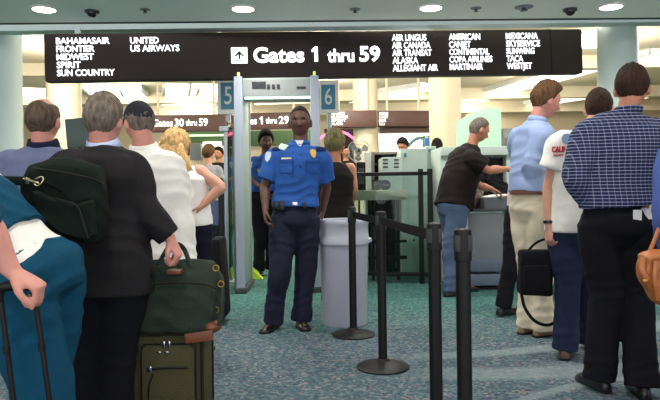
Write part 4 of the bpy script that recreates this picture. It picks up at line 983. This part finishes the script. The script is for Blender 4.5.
# brown leather bag
lY = 2.95; c_ = W(655, 278, lY); t_ = thing('leather_bag', 'tan brown leather shoulder bag at the blue sleeve', 'bag', c_)
M_TANL = mat('tan leather', (168, 98, 48), .42, bump=.25, bscale=50, var=.2, vscale=14)
q = MB(); o1 = [W(px, py, lY) for px, py in [(640, 254), (656, 250), (672, 252), (678, 275), (672, 303), (658, 305), (646, 290), (639, 276)]]; Q1, _ = catmull(o1+[o1[0]], 3); Q1 = Q1[:-1]; cc = sum(Q1, Vector())/len(Q1)
q.rings([[Vector((cc.x+(p.x-cc.x)*k_, lY+dy, cc.z+(p.z-cc.z)*k_)) for p in Q1] for dy, k_ in [(-.05, .8), (-.035, .96), (0, 1), (.035, .96), (.05, .8)]])
me = skin_mesh(q, .007, 3, c_, fold=.004, seed=6, fdir=(20, 20, 20)); link('bag_body', me, M_TANL, t_, 180)
q = MB(); q.tube([W(643, 258, lY-.05), W(642, 270, lY-.065), W(647, 280, lY-.065)], (.014, .005), n=8); q.tube([W(656, 262, lY-.06), W(655, 280, lY-.07), W(658, 300, lY-.05)], (.012, .004), n=8); q.build('leather_strap', M_TANL, t_, smooth=180)
q = MB(); q.tube([W(648, 256, lY), W(662, 220, lY+.08), W(676, 170, lY+.12)], (.010, .004), n=8); q.build('shoulder_strap', M_TANL, t_, smooth=180)
q = MB(); q.box(W(645, 281, lY-.07), (.02, .008, .016), bevel=.003); q.build('buckle', mat('brass', (0, 0, 0)), t_)
# ------------------------------------------------------------------ the people
H_GREY = hairm('grey', (112, 100, 90)); H_DGREY = hairm('dark grey', (92, 76, 64)); H_BROWN = hairm('brown', (92, 66, 42)); H_DARK = hairm('dark brown', (56, 38, 28)); H_BLACK = hairm('black', (20, 16, 15)); H_BLOND = hairm('blond', (206, 168, 112)); H_OLIVE = hairm('ash', (110, 104, 66))
T_UNI = cloth('royal blue uniform cloth', (44, 86, 156)); T_NAVY = cloth('navy trouser cloth', (34, 36, 54)); T_BLACK = cloth('black trouser cloth', (20, 20, 26)); T_SUIT = cloth('charcoal suit cloth', (36, 34, 36)); T_SUIT2 = cloth('dark suit trousers', (20, 20, 26))
T_POLO = cloth('slate blue polo', (104, 112, 142)); T_WHITE = cloth('white cotton', (240, 236, 228)); T_TEAL = cloth('teal velour', (16, 70, 96), var=.12); T_BLKT = cloth('black tee', (34, 28, 26)); T_JEAN = cloth('mid blue denim', (84, 100, 128), var=.18, vscale=6); T_JEAN2 = cloth('dark blue denim', (38, 46, 70), var=.12)
T_LBLUE = cloth('light blue oxford', (150, 168, 206)); T_KHAKI = cloth('khaki cotton', (210, 198, 174)); T_PINK = cloth('pale pink cotton', (222, 196, 198)); T_RBLUE = cloth('blue knit', (84, 104, 168)); T_GREYT = cloth('grey cotton', (150, 150, 158)); T_NCOL = cloth('navy knit collar', (30, 34, 58)); T_VEST = cloth('black vest cloth', (30, 27, 26))
LEA_BR = mat('brown belt leather', (92, 58, 40), .5); LEA_BK = mat('black belt leather', (20, 20, 21), .35)
SHOE_BR = mat('brown shoe leather', (84, 62, 44), .5); SHOE_W = mat('pale trainer', (190, 188, 184), .6); SHOE_TAN = mat('tan shoe leather', (120, 98, 72), .6)
def plaid():
    m = bpy.data.materials.new('blue checked cotton'); m.use_nodes = True; nt = m.node_tree; b = nt.nodes['Principled BSDF']; N = nt.nodes.new; K = nt.links.new
    tc = N('ShaderNodeTexCoord'); s = N('ShaderNodeSeparateXYZ'); K(tc.outputs['Object'], s.inputs[0])
    def lines(src, per, w):
        a = N('ShaderNodeMath'); a.operation = 'MODULO'; a.inputs[1].default_value = per
        o = N('ShaderNodeMath'); o.operation = 'ADD'; o.inputs[1].default_value = 10*per*100; K(src, o.inputs[0]); K(o.outputs[0], a.inputs[0])
        l = N('ShaderNodeMath'); l.operation = 'LESS_THAN'; l.inputs[1].default_value = w; K(a.outputs[0], l.inputs[0]); return l.outputs[0]
    x = N('ShaderNodeMath'); x.operation = 'MULTIPLY_ADD'; x.inputs[1].default_value = .3; K(s.outputs['Y'], x.inputs[0]); K(s.outputs['X'], x.inputs[2])
    h = lines(s.outputs['Z'], .0185, .0042); v = lines(x.outputs[0], .026, .0034)
    a = N('ShaderNodeMath'); a.operation = 'MULTIPLY_ADD'; a.inputs[1].default_value = .25; K(v, a.inputs[0])
    h2 = N('ShaderNodeMath'); h2.operation = 'MULTIPLY'; h2.inputs[1].default_value = .5; K(h, h2.inputs[0]); K(h2.outputs[0], a.inputs[2]); a.use_clamp = True
    mx = N('ShaderNodeMix'); mx.data_type = 'RGBA'; mx.inputs['A'].default_value = rgb(36, 42, 78); mx.inputs['B'].default_value = rgb(190, 196, 220); K(a.outputs[0], mx.inputs['Factor'])
    K(mx.outputs['Result'], b.inputs['Base Color']); b.inputs['Roughness'].default_value = .9; b.inputs['Specular IOR Level'].default_value = .15
    return m
R_ = {}
def sgarm(*a): pass
# 1 officer
def P_(**k): return k
o = R_['officer'] = person(P_(s=123, yaw=180, hyaw=182, label='person in royal blue uniform shirt with badge, walking ahead of the detector', skin=SK_DARK, hair=hairm('cropped black', (42, 29, 24)), brow=H_BLACK, style='buzz', hth=.003, hs=1.06, k=1.0,
    head=(300, 121.8), neck=(300, 144), sha=(276, 158), shb=(320, 157), ela=(265, 186, -.02), wra=(265.5, 211, -.13), elb=(326.5, 186, .10), wrb=(323, 210, .20), waist=(296, 190), pelvis=(295, 217), wline=(295.5, 203.5),
    kna=(280, 270, -.10), ana=(273, 318, -.05), knb=(306, 269, .02), anb=(301, 316, .02), foota=(-.35, -1, 0), footb=(.25, -1, 0), vox=.0055, cvox=.008, girth=1.02, neckr=1.08,
    trousers=T_NAVY, loose=.022, hemr=.085, belt=LEA_BK, top=dict(mat=T_UNI, sleeve=.80, e=.022, sr=.012, lo=-.085, collar=T_UNI, cr=.068, ch=.03, fold=.006), curla=30, curlb=30))
def on_front(info, px, py, Y, dz=0): return W(px, py, Y)
def cast(px, py, root_children, Y0=1.0):
    """nearest point of the given meshes along the line of sight, for pinning small things to clothing"""
    o_ = Vector((0, 0, CH)); d = (W(px, py, 1.0)-o_).normalized(); best = None
    for ob in root_children:
        M = Matrix.Translation(ORG[ob.name]).inverted()
        ok, loc, nor, idx = ob.ray_cast(M @ o_, d)
        if ok:
            w_ = loc+ORG[ob.name]
            if best is None or (w_-o_).length < (best[0]-o_).length: best = (w_, nor)
    return best
def pin(info, px, py, name, m, w_, h_, th=.006, parent=None, bevel=.002, shape=None, roll=0):
    b = cast(px, py, [info['shirt']]); 
    if b is None: print('PIN MISS', name, px, py); return None
    p, n = b; n = n.normalized(); zx = Vector((0, 0, 1)).cross(n); zx.normalize(); zy = n.cross(zx)
    M = Matrix((zx, zy, n)).transposed().to_4x4(); M.translation = p+n*.003
    if roll: M = M @ Matrix.Rotation(roll, 4, 'Z')
    q = MB()
    if shape: q.prism([(x*w_/2, y*h_/2, -.004) for x, y in shape], (0, 0, th))
    else: q.box((0, 0, 0), (w_, h_, th), bevel=bevel)
    q.v = [tuple(M @ Vector(v)) for v in q.v]; return q.build(name, m, parent or info['shirt'], smooth=30), M
bpy.context.view_layer.update()
SHIELD = [(-.8, .9), (0, 1), (.8, .9), (.95, .2), (.7, -.5), (0, -1), (-.7, -.5), (-.95, .2)]
GOLD = mat('gold badge', (196, 164, 96), .3, .8); PATCHM = mat('pale patch', (190, 205, 225), .8)
pin(o, 313, 154, 'badge', GOLD, .055, .075, .008, shape=SHIELD)
pin(o, 286.5, 159, 'name_tag', mat('gold name tag', (220, 205, 170), .4), .085, .022)
pin(o, 283, 147, 'tag', mat('pale green tag', (190, 222, 190), .6), .085, .055, roll=-.35)
pin(o, 268, 157, 'arm_patch', PATCHM, .06, .09, shape=SHIELD)
for px in (286, 313):
    pin(o, px, 166, 'pocket', T_UNI, .115, .11, .008, bevel=.003); pin(o, px, 161.5, 'pocket_flap', cloth('royal blue flap cloth', (36, 72, 136)), .12, .035, .012, bevel=.004)
for i in range(5): pin(o, 300.5, 155+i*11, 'button', mat('navy button', (16, 40, 100), .4), .012, .012)
q = MB(); c_ = o['neck']+o['fw']*.082+Vector((0, 0, .012)); q.prism([c_+Vector((x, 0, z)) for x, z in [(-.034, .012), (.034, .012), (.002, -.055)]], (0, .02, 0)); q.build('undershirt', mat('white undershirt', (225, 225, 225), .8), o['root'], smooth=0)
for px, sg in ((277, 1), (321, -1)): pin(o, px, 149.5, 'epaulette', cloth('dark blue epaulette', (24, 34, 80)), .075, .035, .01)
Wp, a_, b_ = o['beltc']
def pouch(px, w_, h_, name='belt_pouch', m=LEA_BK):
    x = W(px, 204, 5.05).x; q = MB(); tt = (x-Wp.x)/a_; y = Wp.y-b_*math.sqrt(max(0, 1-tt*tt))-.02
    q.box((x, y, Wp.z-.01), (w_, .035, h_), bevel=.008); q.build(name, m, o['root'])
pouch(276, .07, .065); pouch(281, .05, .08); pouch(304, .03, .05)
# 2 second officer
o2 = person(P_(s=78, yaw=165, label='person in blue uniform shirt with dark hair, standing inside the detector arch', skin=SK_DARK, hair=H_BLACK, style='short', hth=.03, head=(266, 142), neck=(266, 157), sha=(253, 163), shb=(279, 163), ela=(247, 176, -.02), wra=(259, 186, -.22), elb=(284, 178, .02), wrb=(276, 192, -.1),
    waist=(264, 181), pelvis=(264, 198), kna=(260, 232), ana=(259, 268), knb=(270, 232, .1), anb=(271, 266, .12), vox=.009, cvox=.011, trousers=T_BLACK, loose=.02, belt=LEA_BK, top=dict(mat=T_UNI, sleeve=.8, e=.02, sr=.012, lo=-.08, collar=T_UNI)))
pin(o2, 250.5, 165, 'arm_patch', PATCHM, .07, .09, shape=SHIELD); pin(o2, 259, 171, 'badge', GOLD, .05, .06, shape=SHIELD)
# 3 person going away behind the officer
o3 = person(P_(s=105, yaw=20, label='person with ash hair in black vest walking away behind the uniformed officer', skin=SK_TAN, hair=H_OLIVE, style='short', hth=.028, head=(335, 145), neck=(335, 163), sha=(322, 168), shb=(350, 168), ela=(320, 190), wra=(322, 212, .1), elb=(354, 188, .0), wrb=(350, 207, .15),
    waist=(335, 198), pelvis=(335, 218), kna=(330, 258), ana=(329, 300), knb=(341, 256, .1), anb=(343, 296, .2), vox=.009, cvox=.012, trousers=T_BLACK, top=dict(mat=T_VEST, sleeve=0, e=.02, lo=.03)))
# 4 polo shirt man
o4 = person(P_(s=185, yaw=3, label='person with thinning hair and slate polo with navy collar, seen from behind', skin=SK_PINK, hair=H_DGREY, style='balding', hth=.012, hs=1.0, head=(43.5, 121), hpitch=-3, neck=(43.5, 147), sha=(8, 168), shb=(80, 168), ela=(-2, 215), wra=(2, 255, .1), elb=(90, 215, .05), wrb=(88, 255, .2),
    waist=(43, 225), pelvis=(43, 262), kna=(30, 325), ana=(30, 385), knb=(58, 325), anb=(58, 385), girth=1.15, trousers=T_BLACK, top=dict(mat=T_POLO, sleeve=.7, e=.022, sr=.012, lo=.03, collar=T_NCOL, cr=.072, ch=.045)))
# 5 suit man
o5 = person(P_(s=222, yaw=8, hyaw=12, label='person with grey hair in charcoal suit jacket holding the duffel handles', skin=SK_PINK, hair=H_GREY, style='short', hth=.016, hs=.93, head=(104.5, 121), neck=(104, 148), sha=(64, 170), shb=(131, 169), ela=(60, 220, .05), wra=(70, 262, .1), elb=(143, 206, -.02), wrb=(170, 238, -.02),
    waist=(107, 215), pelvis=(110, 268), kna=(88, 345), ana=(86, 425), knb=(117, 345), anb=(116, 425), girth=1.0, trousers=T_SUIT2, loose=.02, hemr=.085, hdb=(.45, .0, -.9), htb=(-.2, -1, 0), hnb=(-.8, 0, -.5), curlb=62,
    top=dict(name='jacket', mat=T_SUIT, sleeve=1.98, e=.024, sr=.006, lo=.115, flare=1.02, collar=cloth('pale blue shirt collar', (186, 196, 226)), cr=.064, ch=.048, fold=.005)))
q = MB(); J = o5['J']
# 6 cap man
def capbrim(hb, info):
    hp = info['hp']; R = []
    for y, w_, z in [(.07, .070, .048), (.10, .068, .045), (.14, .055, .036), (.165, .03, .030)]:
        R.append([hp(x*w_, y-.02*abs(x)**2, z-.012*abs(x)**2+dz) for x, dz in [(-1, 0), (-.5, .003), (0, .004), (.5, .003), (1, 0), (.5, -.004), (0, -.004), (-.5, -.004)]])
    hb.rings(R)
CAPM = cloth('black cap twill', (48, 48, 54))
o6 = person(P_(s=176, yaw=350, hyaw=318, hpitch=8, label='person in black baseball cap and white shirt, seen from behind', skin=SK_PINK, hair=CAPM, brow=H_GREY, style='cap', hth=.014, hs=.96, hair_more=capbrim, head=(139, 123), neck=(144, 149), sha=(128, 166), shb=(169, 167), ela=(122, 205, .1), wra=(132, 218, .3), elb=(180, 204, .1), wrb=(168, 216, .32),
    waist=(158, 205), pelvis=(160, 240), kna=(152, 300), ana=(150, 372), knb=(170, 300), anb=(172, 372), girth=1.02, belly=.02, trousers=T_BLACK, top=dict(mat=T_WHITE, sleeve=.85, e=.025, sr=.02, lo=.13, flare=1.05, collar=T_WHITE, cr=.07, fold=.006)))
S = head_shell('short', .014); hb = MB(); hp = o6['hp']; hb.rings([[hp(*(S[i, j]*.995)) for j in range(S.shape[1])] for i in range(int(S.shape[0]*.62))]); hb.build('hair', H_GREY, o6['root'], smooth=180)
# 7 blond woman
def longhair(hb, info):
    hp = info['hp']; random.seed(3)
    for i in range(12):
        f = i/11; hb.tube([hp(.03+.05*f, -.06, .05-.03*f), hp(.07+.06*f, -.08, -.04-.02*f), hp(.09+.08*f, -.09, -.11), hp(.10+.11*f, -.09, -.19+.03*f)], [.014, .018, .014, .004], n=8, seg=4)
        hb.tube([hp(-.03-.03*f, -.07, .04), hp(-.07-.05*f, -.09, -.02), hp(-.09-.09*f, -.10, -.07-.02*f), hp(-.10-.12*f, -.10, -.12)], [.014, .018, .014, .004], n=8, seg=4)
    for i in range(26):
        a = PI*(.15+.7*i/25)+PI; x = math.cos(a)*.072; y = math.sin(a)*.085-.01
        hb.tube([hp(x, y, .03), hp(x*1.2, y*1.1-.01, -.05), hp(x*1.3+random.uniform(-.01, .01), y*1.15-.02, -.12), hp(x*1.25+random.uniform(-.02, .02), y*1.1-.02, -.19-random.random()*.05)], [.018, .020, .017, .006], n=8, seg=4)
o7 = person(P_(s=152, yaw=15, hyaw=20, htilt=0, hpitch=15, label='person with long blond hair, white sleeveless top and hand on hip', skin=SK_FAIR, hair=H_BLOND, style='short', hth=.024, hair_more=longhair, head=(175, 151), neck=(183, 170), sha=(168, 176), shb=(200, 172), ela=(164, 200), wra=(170, 215, .1), elb=(221, 187, -.05), wrb=(204, 204, -.08), handk=.85,
    waist=(189, 200), pelvis=(190, 224), kna=(186, 282), ana=(184, 342), knb=(198, 282), anb=(199, 342), k=.92, girth=.92, trousers=cloth('dark navy stretch', (24, 24, 40)), loose=.006, hemr=.06, top=dict(mat=cloth('bright white jersey', (238, 236, 232)), sleeve=0, e=.010, lo=-.0, fold=.003), hdb=(-.6, 0, -.8), hnb=(-1, 0, 0), htb=(0, -1, 0)))
# 8 stooping teal person (facing left, bent forward)
o8 = person(P_(s=270, yaw=282, hyaw=285, hpitch=35, label='person in teal velour tracksuit stooping, white shirt showing at the waist', skin=SK_PINK, hair=H_BROWN, style='short', hth=.025, head=(-108, 128, 0), neck=(-76, 166, 0), sha=(-58, 180, .19), shb=(-56, 186, -.20), ela=(-50, 240, .2), wra=(-40, 290, .15), elb=(-20, 216, -.34), wrb=(13, 272, -.34),
    waist=(10, 252), pelvis=(31, 274), wline=(20, 258), kna=(40, 382, .10), ana=(46, 470, .10), knb=(42, 382, -.08), anb=(50, 474, -.08), k=1.05, girth=1.20, seat=.0, trousers=T_TEAL, loose=.022, hemr=.11, hdb=(.75, .05, -.45), hnb=(-.2, .1, -1), htb=(-.5, -1, .2), curlb=70, closed=1, handk=1.05,
    top=dict(name='undershirt', mat=T_WHITE, sleeve=0, e=-.001, lo=-.01, fold=.002)))
# teal jacket over the white shirt
i8 = o8; q = MB(); J = i8['J']; pel, neck, rt, fw = i8['pel'], i8['neck'], i8['rt'], i8['fw']
wz = [(W(3, 251, 2.37), .235, .178), (W(-11, 238, 2.37), .235, .175), (W(-34, 213, 2.37), .235, .175), (W(-58, 188, 2.37), .21, .15), (neck, .08, .08)]
q.tube([p for p, _, _ in wz], [(a, b) for _, a, b in wz], ref=rt, n=30, seg=5, round_=False)
for s2_ in 'ab':
    sh, el, wr = J['sh'+s2_], J['el'+s2_], J['wr'+s2_]
    q.tube([W(-48, 194, 2.37).lerp(sh, .7), sh, sh.lerp(el, .5), el, el.lerp(wr, .12)], [.10, .092, .080, .072, .068], n=18, seg=5, round_=False)
me = skin_mesh(q, .009, 3, i8['root'].location, fold=.006, seed=4); link('jacket', me, T_TEAL, i8['root'], 180)
# 9 man in black t-shirt at the x-ray
o9 = person(P_(s=97, yaw=62, hyaw=75, hpitch=22, label='person in black t-shirt and blue jeans reaching into a tray', skin=SK_TAN, hair=H_GREY, style='buzz', hth=.008, head=(479, 130), hs=1.06, neck=(472, 146), sha=(456, 160, .12), shb=(472, 159, -.16), ela=(480, 186, .25), wra=(492, 189, .25), elb=(488, 170, -.2), wrb=(508, 169, -.05),
    waist=(457, 184), pelvis=(453, 204), kna=(456, 246, .12), ana=(463, 286, .15), knb=(450, 248, -.06), anb=(451, 288, -.08), girth=1.12, belly=.03, vox=.008, cvox=.010, trousers=T_JEAN, loose=.012, top=dict(mat=T_BLKT, sleeve=.8, e=.025, sr=.015, lo=.04, collar=T_BLKT, cr=.062, ch=.02), hda=(.8, 0, -.4), hna=(0, 0, -1), hnb=(0, 0, -1), htb=(0, 1, 0), hta=(0, 1, 0)))
# 10 light blue shirt, khakis
o10 = person(P_(s=134, yaw=62, hyaw=80, hpitch=16, label='person in light blue shirt, tie and khaki trousers, seen in profile', skin=SK_PINK, hair=H_BROWN, style='short', hth=.020, hs=1.07, head=(546, 100.5), neck=(537, 122), sha=(519, 138, .12), shb=(541, 138, -.14), ela=(524, 172, .2), wra=(545, 185, .35), elb=(534, 170, -.12), wrb=(556, 184, .05),
    waist=(533, 172), pelvis=(533, 204), wline=(533, 192), kna=(529, 266, .06), ana=(527, 325, .10), knb=(541, 268, -.03), anb=(543, 331, -.0), girth=1.02, belly=.02, trousers=T_KHAKI, loose=.020, hemr=.082, belt=LEA_BR, shoe=SHOE_TAN, top=dict(mat=T_LBLUE, sleeve=1.95, e=.022, sr=.012, lo=-.085, collar=T_LBLUE, cr=.064, ch=.042, fold=.006), foota=(.9, .5, 0), footb=(.9, .4, 0)))
hp = o10['hp']; q = MB(); Jn = o10['neck']; f_ = o10['fw']
tp = [Jn+f_*.075+Vector((0, 0, .01)), Jn+f_*.10-Vector((0, 0, .03)), Jn+f_*.145-Vector((0, 0, .14)), o10['waist']+f_*.17]
q.tube(tp, [(.018, .012), (.016, .008), (.030, .007), (.038, .007)], ref=o10['rt'], n=10, seg=5); q.build('tie', cloth('rust striped tie', (190, 120, 90)), o10['root'], smooth=180)
# 11 white t-shirt man
o11 = person(P_(s=153, yaw=22, hyaw=30, label='person in white tee with red lettering and dark jeans, dark cropped hair', skin=SK_FAIR, hair=H_DARK, style='short', hth=.010, head=(599, 108), neck=(588, 131), sha=(561, 143), shb=(606, 143), ela=(549, 186, .02), wra=(549, 227, -.02), elb=(612, 190, .1), wrb=(605, 225, .2),
    waist=(577, 190), pelvis=(575, 224), kna=(568, 290), ana=(565, 350), knb=(586, 288, .1), anb=(590, 342, .25), girth=.98, trousers=T_JEAN2, loose=.016, hemr=.085, shoe=SHOE_BR, curla=55, hta=(-.3, 1, 0), top=dict(mat=T_WHITE, sleeve=.62, e=.024, sr=.02, lo=.045, collar=T_WHITE, cr=.062, ch=.02, fold=.005)))
RED = mat('red print', (190, 40, 60), .8); BLUEP = mat('faded blue print', (140, 165, 205), .8)
b = cast(559, 152, [o11['shirt']])
if b:
    p, n = b; n = Vector((n.x, n.y, 0)).normalized(); zx = Vector((0, 0, 1)).cross(n).normalized(); zy = n.cross(zx)
    M = Matrix((zx, zy, n)).transposed().to_4x4(); M.translation = p+n*.004-zx*.045
    text_part('CALIF', 'shirt_lettering', RED, o11['shirt'], M, width=.085, height=.035, bold=.04, depth=.006)
    q = MB(); M2 = M @ Matrix.Translation((.02, -.02, 0)); q.box((.02, .0, 0), (.06, .008, .012)); q.v = [tuple(M2 @ Vector(v)) for v in q.v]; q.build('shirt_underline', RED, o11['shirt'])
pin(o11, 567, 139, 'crest', BLUEP, .07, .07, .006, shape=[(math.cos(2*PI*i/20), math.sin(2*PI*i/20)) for i in range(20)])
J = o11['J']; q = MB(); d = (J['wra']-J['ela']).normalized(); c_ = J['wra']-d*.03; q.tube([c_-d*.01, c_+d*.01], [.037, .035], n=20, seg=1, round_=False); q.build('wristband', LEA_BK, o11['root'])
# 12 checked shirt man
o12 = person(P_(s=181, yaw=12, hyaw=28, hpitch=6, label='person in blue checked shirt and black trousers, nearest at the right', skin=SK_TAN, hair=H_DARK, style='short', hth=.014, hs=1.0, head=(632, 88), neck=(626, 114), sha=(588, 135), shb=(659, 135), ela=(576, 176, -.03), wra=(590, 204, .02), elb=(678, 176, -.05), wrb=(664, 208, .02),
    waist=(616, 180), pelvis=(616, 222), wline=(615, 206), kna=(606, 295), ana=(599, 373), knb=(636, 295, .0), anb=(642, 386, -.12), girth=1.06, trousers=T_BLACK, loose=.020, hemr=.090, shoe=SHOE, top=dict(mat=plaid(), sleeve=1.97, e=.022, sr=.004, lo=-.085, fold=.003), vox=.006, cvox=.008, foota=(-.15, 1, 0), anmax=.12))

PL = o12['shirt'].data.materials[0]
hpn = o12; q = MB(); R = []; nk = o12['neck']; sp = (o12['hp'](0, -.025, -.08)-nk).normalized()
for (rr, hh) in [(.078, -.012), (.074, .02), (.068, .045), (.063, .045), (.064, -.012)]:
    R.append([nk+sp*(hh-.015*max(0, math.sin(2*PI*j/28)))+o12['rt']*rr*math.cos(2*PI*j/28)*1.05+o12['fw']*rr*math.sin(2*PI*j/28) for j in range(28)])
q.rings(R, closed=True); q.build('collar', PL, o12['root'], smooth=180)
trs = [c for c in o12['root'].children if c.name.startswith('trousers')][0]
for (px, py, w_, h_) in ((637, 215, .045, .055), (646.5, 213.5, .06, .06)):
    b = cast(px, py, [trs])
    if b:
        p, n = b; q = MB(); q.box(p+Vector((0, -.004, 0)), (w_, .004, h_), Matrix.Rotation(.03, 3, 'Y')); q.build('pocket_paper', M_WHITE, o12['root'], smooth=0)
# 13 person cut off by the right edge
o13 = person(P_(s=212, yaw=340, label='person in blue knit sleeve, cut off by the right edge', skin=SK_FAIR, hair=H_BROWN, style='short', hth=.02, head=(706, 105), neck=(706, 134), sha=(676, 158), shb=(738, 158), ela=(670, 212), wra=(672, 256, .1), elb=(746, 212), wrb=(742, 258, .1),
    waist=(706, 215), pelvis=(706, 260), kna=(694, 345), ana=(692, 412), knb=(718, 345), anb=(720, 412), girth=1.0, vox=.012, cvox=.012, trousers=T_JEAN2, top=dict(mat=T_RBLUE, sleeve=1.9, e=.025, sr=.01, lo=.05)))
# 14 black trousers, pale pink shirt, behind the light blue shirt
o14 = person(P_(s=116, yaw=40, label='person in pale pink shirt and black trousers, mostly hidden behind khakis', skin=SK_FAIR, hair=H_DARK, style='short', hth=.014, head=(539, 138, 0), neck=(533, 154), sha=(522, 164, .05), shb=(544, 164, -.05), ela=(521, 184, .1), wra=(528, 196, .3), elb=(544, 186, .1), wrb=(542, 198, .3),
    waist=(525, 190), pelvis=(525, 212), kna=(512, 260), ana=(503, 304), knb=(532, 258, .1), anb=(534, 300, .25), k=.92, girth=.95, vox=.010, cvox=.011, trousers=T_BLACK, loose=.022, hemr=.08, foota=(.7, .6, 0), top=dict(mat=T_PINK, sleeve=1.9, e=.018, lo=-.06)))
# far people
o15 = person(P_(s=62, yaw=30, label='person with light brown hair and grey top at the far shops', skin=SK_FAIR, hair=H_BROWN, style='short', hth=.03, head=(209, 154), neck=(208, 165), sha=(199, 170), shb=(218, 170), ela=(196, 184), wra=(198, 196), elb=(221, 184), wrb=(219, 196),
    waist=(208, 188), pelvis=(208, 201), kna=(205, 228), ana=(205, 252), knb=(212, 228), anb=(212, 252), vox=.014, cvox=.016, trousers=T_BLACK, top=dict(mat=T_GREYT, sleeve=.8, e=.02, lo=.02)))
o16 = person(P_(s=52, yaw=200, label='person with dark hair facing the queue near the far shops', skin=SK_TAN, hair=H_BLACK, style='short', hth=.02, head=(218.5, 154), neck=(218.5, 163), sha=(211, 167), shb=(226, 167), ela=(209, 180), wra=(211, 190), elb=(228, 180), wrb=(226, 190),
    waist=(218, 182), pelvis=(218, 193), kna=(216, 216), ana=(216, 240), knb=(221, 216), anb=(221, 240), vox=.016, cvox=.018, trousers=T_BLACK, top=dict(mat=T_BLKT, sleeve=.8, e=.02, lo=.02)))
o17 = person(P_(s=62, yaw=215, hpitch=25, label='person with dark hair leaning behind the mint x-ray cabinet', skin=SK_TAN, hair=H_BLACK, style='short', hth=.02, head=(403, 146), neck=(406, 157), sha=(396, 162), shb=(416, 162), ela=(393, 175), wra=(396, 186, -.1), elb=(419, 175), wrb=(417, 186, -.1),
    waist=(407, 178), pelvis=(408, 192), kna=(405, 222), ana=(405, 250), knb=(411, 222), anb=(411, 250), vox=.014, cvox=.016, trousers=T_BLACK, top=dict(mat=T_UNI, sleeve=.8, e=.02, lo=-.05)))
o18 = person(P_(s=60, yaw=0, label='person with dark hair whose head shows above the mint x-ray side cabinet', skin=SK_DARK, hair=H_BLACK, style='short', hth=.02, head=(437, 147), neck=(437, 158), sha=(428, 163), shb=(446, 163), ela=(426, 176), wra=(428, 188), elb=(448, 176), wrb=(446, 188),
    waist=(437, 180), pelvis=(437, 193), kna=(434, 222), ana=(434, 250), knb=(440, 222), anb=(440, 250), vox=.014, cvox=.016, trousers=T_BLACK, top=dict(mat=T_BLKT, sleeve=.8, e=.02, lo=.02)))
o19 = person(P_(s=46, yaw=170, label='person in dark clothes in front of the pink neon shop', skin=SK_TAN, hair=H_BLACK, style='short', hth=.015, head=(346, 152), neck=(346, 161), sha=(339, 165), shb=(353, 165), ela=(337, 175), wra=(339, 184), elb=(355, 175), wrb=(353, 184),
    waist=(346, 178), pelvis=(346, 189), kna=(344, 212), ana=(344, 234), knb=(349, 212), anb=(349, 234), vox=.018, cvox=.02, trousers=T_BLACK, top=dict(mat=T_VEST, sleeve=.8, e=.02, lo=.02)))
# ------------------------------------------------------------------ added hall fill lights, world and camera
def area(name, loc, size, energy, color, rot=(0, 0, 0)):
    L = bpy.data.lights.new(name, 'AREA'); L.shape = 'RECTANGLE'; L.size, L.size_y = size; L.energy = energy; L.color = color
    o = bpy.data.objects.new(name, L); COL.objects.link(o); o.location = loc; o.rotation_euler = rot; o.visible_camera = False if False else True
    return o
for i, (y, x) in enumerate([(9.2, -5), (9.2, 0.5), (9.2, 6), (13.5, -6), (13.5, 0), (13.5, 6), (18, -6), (18, 0), (18, 6), (22.5, -5), (22.5, 5)]):  # point lights added without fixtures; front row stronger to brighten the x-ray area
    L = bpy.data.lights.new('hall_fill', 'POINT'); L.energy = HALL_W*(2.2 if y < 10 else 1); L.color = (1, .95, .86); L.shadow_soft_size = .35
    o = bpy.data.objects.new('hall_fill', L); COL.objects.link(o); o.location = (x, y, HC-.6)
wd = bpy.data.worlds.new('world'); SC.world = wd; wd.use_nodes = True
wd.node_tree.nodes['Background'].inputs[0].default_value = (.97, .98, 1.0, 1); wd.node_tree.nodes['Background'].inputs[1].default_value = WORLD_S
cam = bpy.data.cameras.new('camera'); cam.lens = 36*F/660; cam.sensor_width = 36; cam.sensor_fit = 'HORIZONTAL'; cam.shift_y = -15/660; cam.clip_end = 100
co = bpy.data.objects.new('camera', cam); COL.objects.link(co); co.location = (0, 0, CH); co.rotation_mode = 'XYZ'
co.matrix_world = Matrix.Translation((0, 0, CH)) @ Matrix.Rotation(PI/2, 4, 'X') @ Matrix.Rotation(-ROLL, 4, 'Z'); SC.camera = co
SC.view_settings.view_transform = 'Standard'; SC.view_settings.look = 'None'; SC.view_settings.gamma = 1; SC.view_settings.use_curve_mapping = False; SC.view_settings.exposure = EXPO
SC.cycles.max_bounces = 8; SC.cycles.use_denoising = True
